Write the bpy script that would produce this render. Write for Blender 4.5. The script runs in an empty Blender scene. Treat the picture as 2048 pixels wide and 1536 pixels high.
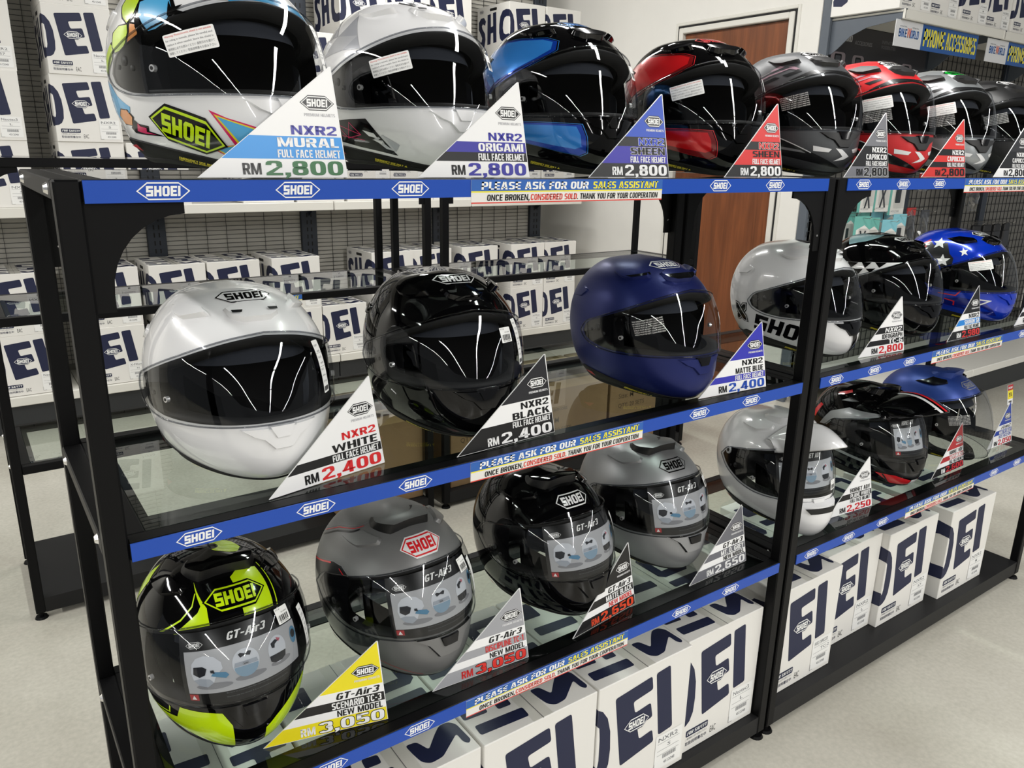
import bpy, math, random
import numpy as np
from mathutils import Matrix, Vector
from mathutils.geometry import tessellate_polygon

random.seed(7)
SCN = bpy.context.scene
COL = SCN.collection

# ------------------------------------------------------------------ camera
FPX = 1560.66                      # focal length in pixels of a 2048 px wide frame
YAW, PITCH, ROLL = math.radians(35.4587), math.radians(16.4224), math.radians(1.1372)
CAM = Vector((-0.1057, -0.8602, 1.2532))
fwd = Vector((math.sin(YAW) * math.cos(PITCH), math.cos(YAW) * math.cos(PITCH), -math.sin(PITCH)))
rgt = Vector((math.cos(YAW), -math.sin(YAW), 0))
upv = rgt.cross(fwd)
rgt, upv = (math.cos(ROLL) * rgt + math.sin(ROLL) * upv), (-math.sin(ROLL) * rgt + math.cos(ROLL) * upv)
cam_data = bpy.data.cameras.new('camera')
cam = bpy.data.objects.new('camera', cam_data)
COL.objects.link(cam)
mw = Matrix((rgt, upv, -fwd)).transposed().to_4x4()
mw.translation = CAM
cam.matrix_world = mw
cam_data.sensor_fit = 'HORIZONTAL'
cam_data.sensor_width = 36.0
cam_data.lens = FPX / 2048 * 36.0
cam_data.clip_start = 0.02
SCN.camera = cam

# ------------------------------------------------------------------ world, lights, exposure
world = bpy.data.worlds.new('store_ambience')
SCN.world = world
world.use_nodes = True
world.node_tree.nodes['Background'].inputs[0].default_value = (0.92, 0.96, 1.0, 1)
world.node_tree.nodes['Background'].inputs[1].default_value = 0.23
SCN.view_settings.view_transform = 'Standard'
SCN.view_settings.look = 'None'
SCN.view_settings.exposure = 0.1
SCN.view_settings.gamma = 1.0
SCN.view_settings.use_curve_mapping = False


def tube_light(x, y, length, power, z=2.95, along_y=True):
    d = bpy.data.lights.new('ceiling_tube_light', 'AREA')
    d.shape = 'RECTANGLE'
    d.size = 0.13
    d.size_y = length
    d.energy = power
    d.color = (1.0, 0.985, 0.95)
    o = bpy.data.objects.new('ceiling_tube_light', d)
    o.location = (x, y, z)
    if not along_y:
        o.rotation_euler = (0, 0, math.pi / 2)
    COL.objects.link(o)
    return o


# rows of ceiling tubes running the length of the shop, front to back
for lx, y0, y1 in ((-5.6, -8.0, 1.0), (-2.0, -12.5, -2.4), (1.75, -12.5, -1.1), (5.5, -12.5, -1.5)):
    n = int((y1 - y0) / 2.2)
    ln = (y1 - y0) / n
    for k in range(n):
        tube_light(lx, y0 + (k + .5) * ln, ln - .12, 23.0 * ln)
for lx in (-2.0, 1.75):
    for ly, ln in ((.55, 2.3), (2.75, 1.5)):
        tube_light(lx, ly, ln, 24.0 * ln)
# ------------------------------------------------------------------ materials
_M = {}


def mat(name, col=(.8, .8, .8), rough=.5, metal=0.0, coat=0.0, spec=.5, noise=0.0, nscale=30.0, emit=None, flake=0.0):
    if name in _M:
        return _M[name]
    m = bpy.data.materials.new(name)
    m.use_nodes = True
    nt = m.node_tree
    b = nt.nodes['Principled BSDF']
    b.inputs['Base Color'].default_value = (*col, 1)
    b.inputs['Roughness'].default_value = rough
    b.inputs['Metallic'].default_value = metal
    b.inputs['Coat Weight'].default_value = coat
    b.inputs['Coat Roughness'].default_value = .03
    b.inputs['Specular IOR Level'].default_value = spec
    if noise:
        tc = nt.nodes.new('ShaderNodeTexCoord')
        n = nt.nodes.new('ShaderNodeTexNoise')
        n.inputs['Scale'].default_value = nscale
        n.inputs['Detail'].default_value = 4
        mx = nt.nodes.new('ShaderNodeMixRGB')
        mx.blend_type = 'MULTIPLY'
        mx.inputs[0].default_value = noise
        mx.inputs[1].default_value = (*col, 1)
        nt.links.new(tc.outputs['Object'], n.inputs['Vector'])
        nt.links.new(n.outputs['Fac'], mx.inputs[2])
        nt.links.new(mx.outputs[0], b.inputs['Base Color'])
    if flake:
        tc = nt.nodes.new('ShaderNodeTexCoord')
        n = nt.nodes.new('ShaderNodeTexVoronoi')
        n.inputs['Scale'].default_value = 900
        mr = nt.nodes.new('ShaderNodeMapRange')
        mr.inputs['To Min'].default_value = max(rough - flake, .05)
        mr.inputs['To Max'].default_value = rough + flake
        nt.links.new(tc.outputs['Object'], n.inputs['Vector'])
        nt.links.new(n.outputs['Color'], mr.inputs['Value'])
        nt.links.new(mr.outputs['Result'], b.inputs['Roughness'])
    if emit:
        b.inputs['Emission Color'].default_value = (*emit[0], 1)
        b.inputs['Emission Strength'].default_value = emit[1]
    _M[name] = m
    return m


def clear_mat(name, tint=(1, 1, 1), ior=1.45, rough=0.0, boost=1.0):
    """thin clear sheet: see-through with a Fresnel reflection on the outer face"""
    if name in _M:
        return _M[name]
    m = bpy.data.materials.new(name)
    m.use_nodes = True
    nt = m.node_tree
    nt.nodes.clear()
    out = nt.nodes.new('ShaderNodeOutputMaterial')
    mix = nt.nodes.new('ShaderNodeMixShader')
    tr = nt.nodes.new('ShaderNodeBsdfTransparent')
    tr.inputs[0].default_value = (*tint, 1)
    gl = nt.nodes.new('ShaderNodeBsdfGlossy')
    gl.inputs['Roughness'].default_value = rough
    fr = nt.nodes.new('ShaderNodeFresnel')
    fr.inputs[0].default_value = ior
    geo = nt.nodes.new('ShaderNodeNewGeometry')
    sub = nt.nodes.new('ShaderNodeMath')
    sub.operation = 'SUBTRACT'
    sub.inputs[0].default_value = 1.0
    mul = nt.nodes.new('ShaderNodeMath')
    mul.operation = 'MULTIPLY'
    mul2 = nt.nodes.new('ShaderNodeMath')
    mul2.operation = 'MULTIPLY'
    mul2.inputs[1].default_value = boost
    mul2.use_clamp = True
    nt.links.new(geo.outputs['Backfacing'], sub.inputs[1])
    nt.links.new(fr.outputs[0], mul.inputs[0])
    nt.links.new(sub.outputs[0], mul.inputs[1])
    nt.links.new(mul.outputs[0], mul2.inputs[0])
    nt.links.new(mul2.outputs[0], mix.inputs[0])
    nt.links.new(tr.outputs[0], mix.inputs[1])
    nt.links.new(gl.outputs[0], mix.inputs[2])
    nt.links.new(mix.outputs[0], out.inputs[0])
    _M[name] = m
    return m


def srgb(h):
    h = h.lstrip('#')
    v = [int(h[i:i + 2], 16) / 255 for i in (0, 2, 4)]
    return tuple(x / 12.92 if x <= .04045 else ((x + .055) / 1.055) ** 2.4 for x in v)


def ink(h, rough=.45):
    """printed colour"""
    return mat('print_' + h.lstrip('#') + ('' if rough == .45 else '_r%d' % int(rough * 100)), srgb(h), rough)


BLACKMETAL = mat('black_powder_coat', (.0045, .0045, .005), .42, spec=.14, noise=.25, nscale=300)
STEEL = mat('bolt_steel', (.75, .74, .72), .25, 1.0)
GLASS = clear_mat('shelf_glass', (.90, .95, .925), 1.5)
GLASSEDGE = mat('glass_edge', (.10, .16, .14), .1)
STRIPBLUE = mat('blue_strip', srgb('#0c48b0'), .35)
PWHITE = ink('#f4f4f2')
PBLACK = ink('#0b0b0c')
CARDW = mat('white_carton', srgb('#e9e7e2'), .55)
CARDNAVY = mat('navy_print', srgb('#161d3f'), .5)
CARDGREY = mat('grey_small_print', srgb('#6c6d72'), .6)
LABELW = mat('label_paper', srgb('#f1f1ef'), .5)


# ------------------------------------------------------------------ mesh builder
class MB:
    def __init__(self):
        self.v, self.f, self.m, self.n = [], [], [], []
        self.mats = []
        self.hasn = False

    def mi(self, m):
        if m not in self.mats:
            self.mats.append(m)
        return self.mats.index(m)

    def add(self, vs, fs, m, ns=None):
        b = len(self.v)
        self.v.extend([tuple(map(float, p)) for p in vs])
        if ns is not None:
            self.hasn = True
            self.n.extend([tuple(map(float, q)) for q in ns])
        else:
            self.n.extend([(0.0, 0.0, 0.0)] * len(vs))
        i = self.mi(m)
        for f in fs:
            self.f.append(tuple(b + k for k in f))
            self.m.append(i)

    def box(self, lo, hi, m, c=0.0):
        x0, y0, z0 = lo
        x1, y1, z1 = hi
        self.obox(Vector(((x0 + x1) / 2, (y0 + y1) / 2, (z0 + z1) / 2)), Vector(((x1 - x0) / 2, 0, 0)),
                  Vector((0, (y1 - y0) / 2, 0)), Vector((0, 0, (z1 - z0) / 2)), m, c)

    def obox(self, o, X, Y, Z, m, c=0.0):
        if c <= 0:
            vs = [o + sx * X + sy * Y + sz * Z for sz in (-1, 1) for sy in (-1, 1) for sx in (-1, 1)]
            self.add(vs, [(0, 2, 3, 1), (4, 5, 7, 6), (0, 1, 5, 4), (2, 6, 7, 3), (0, 4, 6, 2), (1, 3, 7, 5)], m)
            return
        lx, ly, lz = X.length, Y.length, Z.length
        c = min(c, lx * .9, ly * .9, lz * .9)
        ix, iy, iz = 1 - c / lx, 1 - c / ly, 1 - c / lz
        vs, idx = [], {}
        for sx in (-1, 1):
            for sy in (-1, 1):
                for sz in (-1, 1):
                    for k, (a, b, d) in enumerate(((1, iy, iz), (ix, 1, iz), (ix, iy, 1))):
                        idx[(sx, sy, sz, k)] = len(vs)
                        vs.append(o + sx * a * X + sy * b * Y + sz * d * Z)
        F = []
        for s in (-1, 1):
            q = [(-1, -1), (1, -1), (1, 1), (-1, 1)]
            F.append(tuple(idx[(s, a, b, 0)] for a, b in (q if s > 0 else q[::-1])))
            F.append(tuple(idx[(a, s, b, 1)] for a, b in (q[::-1] if s > 0 else q)))
            F.append(tuple(idx[(a, b, s, 2)] for a, b in (q if s > 0 else q[::-1])))
        for s in (-1, 1):
            for t in (-1, 1):
                e = [idx[(s, t, -1, 0)], idx[(s, t, 1, 0)], idx[(s, t, 1, 1)], idx[(s, t, -1, 1)]]
                F.append(tuple(e if s * t < 0 else e[::-1]))
                e = [idx[(s, -1, t, 0)], idx[(s, 1, t, 0)], idx[(s, 1, t, 2)], idx[(s, -1, t, 2)]]
                F.append(tuple(e if s * t > 0 else e[::-1]))
                e = [idx[(-1, s, t, 1)], idx[(1, s, t, 1)], idx[(1, s, t, 2)], idx[(-1, s, t, 2)]]
                F.append(tuple(e if s * t < 0 else e[::-1]))
        for sx in (-1, 1):
            for sy in (-1, 1):
                for sz in (-1, 1):
                    t = (idx[(sx, sy, sz, 0)], idx[(sx, sy, sz, 1)], idx[(sx, sy, sz, 2)])
                    F.append(t if sx * sy * sz > 0 else t[::-1])
        self.add(vs, F, m)

    def cyl(self, p0, p1, r, m, n=12, r1=None, cap=True):
        p0, p1 = Vector(p0), Vector(p1)
        r1 = r if r1 is None else r1
        d = (p1 - p0).normalized()
        a = d.orthogonal().normalized()
        b = d.cross(a)
        vs = []
        for p, q in ((p0, r), (p1, r1)):
            for k in range(n):
                t = 2 * math.pi * k / n
                vs.append(p + q * (math.cos(t) * a + math.sin(t) * b))
        F = [(k, (k + 1) % n, n + (k + 1) % n, n + k) for k in range(n)]
        if cap:
            F += [tuple(range(n))[::-1], tuple(range(n, 2 * n))]
        self.add(vs, F, m)

    def tube(self, pts, r, m, n=6, closed=False):
        pts = [Vector(p) for p in pts]
        N = len(pts)
        vs = []
        prev = None
        for i, p in enumerate(pts):
            if closed:
                d = pts[(i + 1) % N] - pts[i - 1]
            else:
                d = pts[min(i + 1, N - 1)] - pts[max(i - 1, 0)]
            d.normalize()
            a = d.orthogonal().normalized() if prev is None else (prev - d * prev.dot(d)).normalized()
            prev = a
            b = d.cross(a)
            for k in range(n):
                t = 2 * math.pi * k / n
                vs.append(p + r * (math.cos(t) * a + math.sin(t) * b))
        F = []
        for i in range(N if closed else N - 1):
            j = (i + 1) % N
            for k in range(n):
                F.append((i * n + k, i * n + (k + 1) % n, j * n + (k + 1) % n, j * n + k))
        if not closed:
            F += [tuple(range(n))[::-1], tuple((N - 1) * n + k for k in range(n))]
        self.add(vs, F, m)

    def prism(self, poly, fn, m, t0, t1):
        """2D polygon extruded: fn(u,v,t) gives the 3D point"""
        n = len(poly)
        vs = [fn(u, v, t0) for u, v in poly] + [fn(u, v, t1) for u, v in poly]
        F = [(i, (i + 1) % n, n + (i + 1) % n, n + i) for i in range(n)]
        for a, b, c in tess(poly):
            F += [(a, c, b), (n + a, n + b, n + c)]
        self.add(vs, F, m)

    def build(self, name, parent=None, smooth=False, weld=False):
        me = bpy.data.meshes.new(name)
        me.from_pydata(self.v, [], self.f)
        for m in self.mats:
            me.materials.append(m)
        me.polygons.foreach_set('material_index', self.m)
        if smooth:
            me.polygons.foreach_set('use_smooth', [True] * len(self.f))
        me.update()
        if self.hasn:
            me.normals_split_custom_set_from_vertices(self.n)
        return link(name, me, parent)


def link(name, me, parent=None):
    o = bpy.data.objects.new(name, me)
    COL.objects.link(o)
    if parent is not None:
        o.parent = parent
    return o


def tag(o, label=None, cat=None, group=None, kind=None):
    if label:
        o['label'] = label
    if cat:
        o['category'] = cat
    if group:
        o['group'] = group
    if kind:
        o['kind'] = kind
    return o


def empty(name, loc=(0, 0, 0), rz=0.0):
    o = bpy.data.objects.new(name, None)
    o.empty_display_size = .05
    o.location = loc
    o.rotation_euler = (0, 0, rz)
    COL.objects.link(o)
    return o


def dup(root, loc, rz=None):
    r = root.copy()
    COL.objects.link(r)
    r.location = loc
    if rz is not None:
        r.rotation_euler = (0, 0, rz)
    for ch in list(root.children):
        c = ch.copy()
        COL.objects.link(c)
        c.parent = r
        for g in list(ch.children):
            d = g.copy()
            COL.objects.link(d)
            d.parent = c
    return r


# ------------------------------------------------------------------ 2D art
def tess(poly):
    x0, y0 = min(p[0] for p in poly), min(p[1] for p in poly)
    k = 10.0 / max(max(p[0] for p in poly) - x0, max(p[1] for p in poly) - y0, 1e-9)
    return tessellate_polygon([[Vector(((p[0] - x0) * k, (p[1] - y0) * k, 0)) for p in poly]])


# heavy poster lettering: every glyph is a few quads in a box of its own width and height 1
TX, TY = .185, .165


def _arc(cx, cy, a, b, a0, a1, n=14, tx=TX, ty=TY):
    out = []

    def pt(t, a, b):
        c, s_ = math.cos(math.radians(t)), math.sin(math.radians(t))
        return (cx + a * math.copysign(abs(c) ** .62, c), cy + b * math.copysign(abs(s_) ** .62, s_))
    n = max(3, int(n * abs(a1 - a0) / 360 + .5))
    for i in range(n):
        t0, t1 = a0 + (a1 - a0) * i / n, a0 + (a1 - a0) * (i + 1) / n
        out.append([pt(t0, a, b), pt(t1, a, b), pt(t1, a - tx, b - ty), pt(t0, a - tx, b - ty)])
    return out


def _r(x0, y0, x1, y1):
    return [(x0, y0), (x1, y0), (x1, y1), (x0, y1)]


def _glyphs():
    g = {}
    W = .54
    m = W / 2
    stemL, stemR = _r(0, 0, TX, 1), _r(W - TX, 0, W, 1)
    top, bot, mid = _r(0, 1 - TY, W, 1), _r(0, 0, W, TY), _r(0, .42, W * .9, .42 + TY)
    g['A'] = (.60, [[(0, 0), (.19, 0), (.33, 1), (.17, 1)], [(.41, 0), (.60, 0), (.43, 1), (.27, 1)], _r(.13, .2, .47, .34)])
    g['B'] = (W, [stemL, _r(0, 1 - TY, m, 1), _r(0, .43, m, .43 + TY), _r(0, 0, m, TY)] + _arc(m, .735, m - .01, .265, -90, 90) + _arc(m, .29, m, .29, -90, 90))
    g['C'] = (W, _arc(m, .5, m, .5, 28, 332, 20))
    g['D'] = (W, [stemL, _r(0, 1 - TY, m, 1), _r(0, 0, m, TY)] + _arc(m, .5, m, .5, -90, 90, 20))
    g['E'] = (.46, [stemL, _r(0, 1 - TY, .46, 1), _r(0, 0, .46, TY), _r(0, .42, .42, .42 + TY)])
    g['F'] = (.44, [stemL, _r(0, 1 - TY, .44, 1), _r(0, .40, .40, .40 + TY)])
    g['G'] = (W, _arc(m, .5, m, .5, 32, 330, 20) + [_r(W - TX, .08, W, .48), _r(m, .38, W, .38 + TY * .8)])
    g['H'] = (W, [stemL, stemR, _r(0, .42, W, .42 + TY)])
    g['I'] = (TX, [stemL])
    g['J'] = (.44, [_r(.44 - TX, .2, .44, 1)] + _arc(.22, .27, .22, .27, 180, 360))
    g['K'] = (.58, [stemL, [(.12, .40), (.30, .52), (.57, 1), (.37, 1)], [(.20, .60), (.38, 0), (.60, 0), (.36, .70)]])
    g['L'] = (.42, [stemL, _r(0, 0, .42, TY)])
    g['M'] = (.76, [_r(0, 0, .17, 1), _r(.59, 0, .76, 1), [(.0, 1), (.22, 1), (.44, 0), (.32, 0)], [(.54, 1), (.76, 1), (.44, 0), (.32, 0)]])
    g['N'] = (.58, [_r(0, 0, .16, 1), _r(.42, 0, .58, 1), [(0, 1), (.15, 1), (.58, 0), (.43, 0)]])
    g['O'] = (W, _arc(m, .5, m, .5, 0, 360, 24))
    g['P'] = (W, [stemL, _r(0, 1 - TY, m, 1), _r(0, .36, m, .36 + TY)] + _arc(m, .68, m, .32, -90, 90))
    g['Q'] = (W, _arc(m, .5, m, .5, 0, 360, 24) + [[(m, .22), (W - .05, -.08), (W + .05, .05), (m + .1, .32)]])
    g['R'] = (W, [stemL, _r(0, 1 - TY, m, 1), _r(0, .40, m, .40 + TY)] + _arc(m, .70, m, .30, -90, 90) + [[(.20, .45), (W - .18, 0), (W + .01, 0), (.40, .48)]])
    g['S'] = (W, _arc(m, .725, m, .275, 20, 270) + _arc(m, .285, m, .285, -160, 90))
    g['T'] = (.50, [_r(0, 1 - TY, .50, 1), _r(.25 - TX / 2, 0, .25 + TX / 2, 1)])
    g['U'] = (W, [_r(0, .3, TX, 1), _r(W - TX, .3, W, 1)] + _arc(m, .32, m, .32, 180, 360))
    g['V'] = (.58, [[(0, 1), (.19, 1), (.34, 0), (.22, 0)], [(.39, 1), (.58, 1), (.36, 0), (.24, 0)]])
    g['W'] = (.86, [[(0, 1), (.17, 1), (.30, 0), (.15, 0)], [(.15, 0), (.28, 0), (.48, 1), (.38, 1)], [(.38, 1), (.48, 1), (.71, 0), (.58, 0)], [(.69, 1), (.86, 1), (.71, 0), (.56, 0)]])
    g['X'] = (.58, [[(0, 0), (.20, 0), (.58, 1), (.38, 1)], [(0, 1), (.20, 1), (.58, 0), (.38, 0)]])
    g['Y'] = (.56, [[(0, 1), (.20, 1), (.36, .42), (.20, .42)], [(.36, 1), (.56, 1), (.36, .42), (.20, .42)], _r(.28 - TX / 2, 0, .28 + TX / 2, .46)])
    g['Z'] = (.50, [_r(0, 1 - TY, .50, 1), _r(0, 0, .50, TY), [(0, TY), (.21, TY), (.50, 1 - TY), (.29, 1 - TY)]])
    g['0'] = g['O']
    g['1'] = (.36, [_r(.36 - TX - .02, 0, .34, 1), [(0, .66), (0, .82), (.20, 1), (.20, .80)]])
    g['2'] = (W, _arc(m, .70, m, .30, -25, 180) + [_r(0, 0, W, TY), [(0, TY), (.22, TY), (W, .62), (W - .20, .55)]])
    g['3'] = (W, _arc(m, .73, m, .27, -90, 165) + _arc(m, .285, m, .285, -165, 90))
    g['4'] = (.58, [_r(.30, 0, .30 + TX, 1), _r(0, .19, .58, .19 + TY * .9), [(0, .20), (.18, .24), (.46, 1), (.28, 1)]])
    g['5'] = (W, [_r(.03, 1 - TY, W - .03, 1), _r(.03, .46, .03 + TX, 1)] + _arc(m, .31, m, .31, -165, 140))
    g['6'] = (W, _arc(m, .30, m, .30, 0, 360) + _arc(m, .60, m, .40, 35, 180) + [_r(0, .28, TX, .64)])
    g['7'] = (.50, [_r(0, 1 - TY, .50, 1), [(.08, 0), (.28, 0), (.50, .88), (.31, .88)]])
    g['8'] = (W, _arc(m, .735, m - .015, .265, 0, 360) + _arc(m, .29, m, .29, 0, 360))
    g['9'] = (W, [[(W - x, 1 - y) for x, y in q] for q in g['6'][1]])
    g[','] = (.19, [_r(.01, 0, .19, .19), [(.06, 0), (.19, 0), (.19, -.06), (.06, -.2), (.0, -.2)]])
    g['.'] = (.19, [_r(.01, 0, .19, .19)])
    g['-'] = (.30, [_r(.02, .36, .28, .36 + TY)])
    g['%'] = (.7, _arc(.17, .76, .17, .24, 0, 360, 12, .1, .1) + _arc(.53, .24, .17, .24, 0, 360, 12, .1, .1) + [[(.14, 0), (.26, 0), (.56, 1), (.44, 1)]])
    g['i'] = (TX, [_r(0, 0, TX, .72), _r(0, .82, TX, 1)])
    g['r'] = (.40, [_r(0, 0, TX, .72), _r(.1, .72 - TY, .40, .72)])
    xh = .72
    for a, b in (('u', 'U'), ('s', 'S'), ('e', 'E'), ('o', 'O'), ('n', 'N'), ('t', 'T')):
        g[a] = (g[b][0] * .9, [[(x * .9, y * xh) for x, y in q] for q in g[b][1]])
    g[' '] = (.24, [])
    return g


HEAVY = _glyphs()


def heavy_art(s, x, y, w, h, m, align='L', shear=0.0, gap=.065):
    tot = sum(HEAVY[c][0] + gap for c in s) - gap
    ox = x if align == 'L' else (x - w if align == 'R' else x - w / 2)
    k = w / tot
    out, cx = [], 0.0
    for c in s:
        for q in HEAVY[c][1]:
            out.append(([(ox + (cx + a) * k + shear * b * h, y + b * h) for a, b in q], m))
        cx += HEAVY[c][0] + gap
    return out


def halo_art(s, x, y, w, h, m, d, align='L', shear=0.0):
    """the same word thickened all round, for outlined lettering"""
    out = []
    for k in range(8):
        a = math.radians(45 * k)
        out += heavy_art(s, x + d * math.cos(a), y + d * math.sin(a), w, h, m, align, shear)
    return out


_tc = {}


def text_tris(s, bold=.018):
    """triangles of a word, scaled to a unit box, plus its natural aspect"""
    k = (s, bold)
    if k in _tc:
        return _tc[k]
    c = bpy.data.curves.new('lettering', 'FONT')
    c.body = s
    c.offset = bold
    c.resolution_u = 2
    o = bpy.data.objects.new('lettering', c)
    me = o.to_mesh()
    vs = [(v.co.x, v.co.y) for v in me.vertices]
    fs = [tuple(p.vertices) for p in me.polygons]
    o.to_mesh_clear()
    bpy.data.objects.remove(o)
    bpy.data.curves.remove(c)
    x0, x1 = min(v[0] for v in vs), max(v[0] for v in vs)
    y0, y1 = min(v[1] for v in vs), max(v[1] for v in vs)
    vs = [((x - x0) / (x1 - x0), (y - y0) / (y1 - y0)) for x, y in vs]
    r = ([[vs[i] for i in f] for f in fs], (x1 - x0) / (y1 - y0))
    _tc[k] = r
    return r


def text_art(s, x, y, w, h, m, bold=.018, align='L', shear=0.0):
    """word in a w x h box, anchored left / right / centre, baseline y"""
    if bold >= .01 and w and h and all(c in HEAVY for c in s):
        return heavy_art(s, x, y, w, h, m, align, shear)
    tr, asp = text_tris(s, bold)
    if h is None:
        h = w / asp
    if w is None:
        w = h * asp
    ox = x if align == 'L' else (x - w if align == 'R' else x - w / 2)
    return [([(ox + p[0] * w + shear * p[1] * h, y + p[1] * h) for p in t], m) for t in tr]


def rpoly(pts, r=.08, n=3):
    """polygon with rounded corners"""
    out = []
    N = len(pts)
    for i in range(N):
        a, b, c = Vector(pts[i - 1]), Vector(pts[i]), Vector(pts[(i + 1) % N])
        d1, d2 = (a - b), (c - b)
        q = min(r, d1.length * .45, d2.length * .45)
        p, e = b + d1.normalized() * q, b + d2.normalized() * q
        for k in range(n + 1):
            t = k / n
            v = (1 - t) ** 2 * p + 2 * t * (1 - t) * b + t * t * e
            out.append((v.x, v.y))
    return out


def poly_art(poly, m):
    return [([poly[i] for i in t], m) for t in tess(poly)]


LET = {
    'S': (.80, [[(0, 0), (.8, 0), (.8, .62), (.27, .62), (.27, .76), (.78, .76), (.78, 1), (0, 1), (0, .38), (.53, .38), (.53, .24), (0, .24)]]),
    'H': (.82, [[(0, 0), (.28, 0), (.28, .38), (.54, .38), (.54, 0), (.82, 0), (.82, 1), (.54, 1), (.54, .62), (.28, .62), (.28, 1), (0, 1)]]),
    'O': (.82, [[(0, .15), (.15, 0), (.41, 0), (.41, .2), (.28, .2), (.28, .8), (.41, .8), (.41, 1), (.15, 1), (0, .85)],
                [(.82, .15), (.82, .85), (.67, 1), (.41, 1), (.41, .8), (.54, .8), (.54, .2), (.41, .2), (.41, 0), (.67, 0)]]),
    'E': (.74, [[(0, 0), (.74, 0), (.74, .22), (.28, .22), (.28, .39), (.67, .39), (.67, .61), (.28, .61), (.28, .78), (.74, .78), (.74, 1), (0, 1)]]),
    'I': (.28, [[(0, 0), (.28, 0), (.28, 1), (0, 1)]]),
}


def word_art(word, x, y, w, h, m, gap=.11, shear=.1, r=.05):
    """block lettering used on the cartons and badges"""
    tot = sum(LET[c][0] for c in word) + gap * (len(word) - 1)
    sx = w / (tot + shear)
    out, cx = [], 0.0
    for c in word:
        for p in LET[c][1]:
            q = [((cx + a + shear * b) * sx + x, b * h + y) for a, b in p]
            out += poly_art(q, m)
        cx += LET[c][0] + gap
    return out


def hexagon(cx, cy, w, h):
    k = h * .62
    return [(cx - w / 2, cy), (cx - w / 2 + k, cy - h / 2), (cx + w / 2 - k, cy - h / 2), (cx + w / 2, cy),
            (cx + w / 2 - k, cy + h / 2), (cx - w / 2 + k, cy + h / 2)]


def badge_art(cx, cy, w, line, fill, letters=None, h=None, edge=None):
    """six-sided maker's badge; list of (polygon, material, layer)"""
    h = h or w * .33
    out = []
    if edge:
        out += [(p, m, 0) for p, m in poly_art(hexagon(cx, cy, w * 1.07, h * 1.16), edge)]
    out += [(p, m, 1) for p, m in poly_art(hexagon(cx, cy, w, h), line)]
    out += [(p, m, 2) for p, m in poly_art(hexagon(cx, cy, w * .93, h * .84), fill)]
    out += [(p, m, 3) for p, m in word_art('SHOEI', cx - w * .33, cy - h * .29, w * .65, h * .58, letters or line)]
    return out


def put(mb, art, o, U, V, off=.0003, dl=.00018):
    """lay 2D art onto the plane o + u U + v V"""
    o, U, V = Vector(o), Vector(U), Vector(V)
    n = U.cross(V).normalized()
    for a in art:
        p, m = a[0], a[1]
        k = off + (a[2] if len(a) > 2 else 0) * dl
        mb.add([o + U * q[0] + V * q[1] + n * k for q in p], [tuple(range(len(p)))], m)


def lay(art, k):
    return [(a[0], a[1], k) for a in art]
# ------------------------------------------------------------------ room shell
def floor_mat():
    m = bpy.data.materials.new('polished_concrete')
    m.use_nodes = True
    nt = m.node_tree
    b = nt.nodes['Principled BSDF']
    tc = nt.nodes.new('ShaderNodeTexCoord')
    n1 = nt.nodes.new('ShaderNodeTexNoise')
    n1.inputs['Scale'].default_value = 1.6
    n1.inputs['Detail'].default_value = 6
    n1.inputs['Roughness'].default_value = .6
    n2 = nt.nodes.new('ShaderNodeTexNoise')
    n2.inputs['Scale'].default_value = 90
    n2.inputs['Detail'].default_value = 3
    r = nt.nodes.new('ShaderNodeValToRGB')
    r.color_ramp.elements[0].position = .3
    r.color_ramp.elements[0].color = (*srgb('#aca89c'), 1)
    r.color_ramp.elements[1].position = .72
    r.color_ramp.elements[1].color = (*srgb('#c8c5ba'), 1)
    mx = nt.nodes.new('ShaderNodeMixRGB')
    mx.blend_type = 'OVERLAY'
    mx.inputs[0].default_value = .18
    nt.links.new(tc.outputs['Object'], n1.inputs['Vector'])
    nt.links.new(tc.outputs['Object'], n2.inputs['Vector'])
    nt.links.new(n1.outputs['Fac'], r.inputs['Fac'])
    nt.links.new(r.outputs[0], mx.inputs[1])
    nt.links.new(n2.outputs['Fac'], mx.inputs[2])
    nt.links.new(mx.outputs[0], b.inputs['Base Color'])
    b.inputs['Roughness'].default_value = .24
    b.inputs['Specular IOR Level'].default_value = .45
    return m


def wall_mat(name, c, rough=.7):
    return mat(name, srgb(c), rough, noise=.08, nscale=6)


WALLW = wall_mat('white_painted_wall', '#e6e4de')


def struct(name, mb, **k):
    return tag(mb.build(name, **k), kind='structure')


XW = 3.4                           # face of the side wall with the door
b = MB()
b.box((-7, -14, -.05), (9, 4.2, 0), floor_mat())
struct('floor', b)
b = MB()
b.box((-7, -14, 3.3), (9, 4.2, 3.35), mat('dark_ceiling', (.05, .05, .052), .8))
struct('ceiling', b)
b = MB()
b.box((-7, 3.75, 0), (XW, 3.85, 3.3), WALLW)
struct('wall_back', b)

# side wall with a door opening
DY0, DY1, DZ = 1.775, 2.47, 1.915
b = MB()
b.box((XW, 1.60, 0), (XW + .12, DY0 - .03, 3.3), WALLW)
b.box((XW, DY1 + .03, 0), (XW + .12, 3.75, 3.3), WALLW)
b.box((XW, DY0 - .03, DZ + .03), (XW + .12, DY1 + .03, 3.3), WALLW)
struct('wall_right', b)
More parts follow.
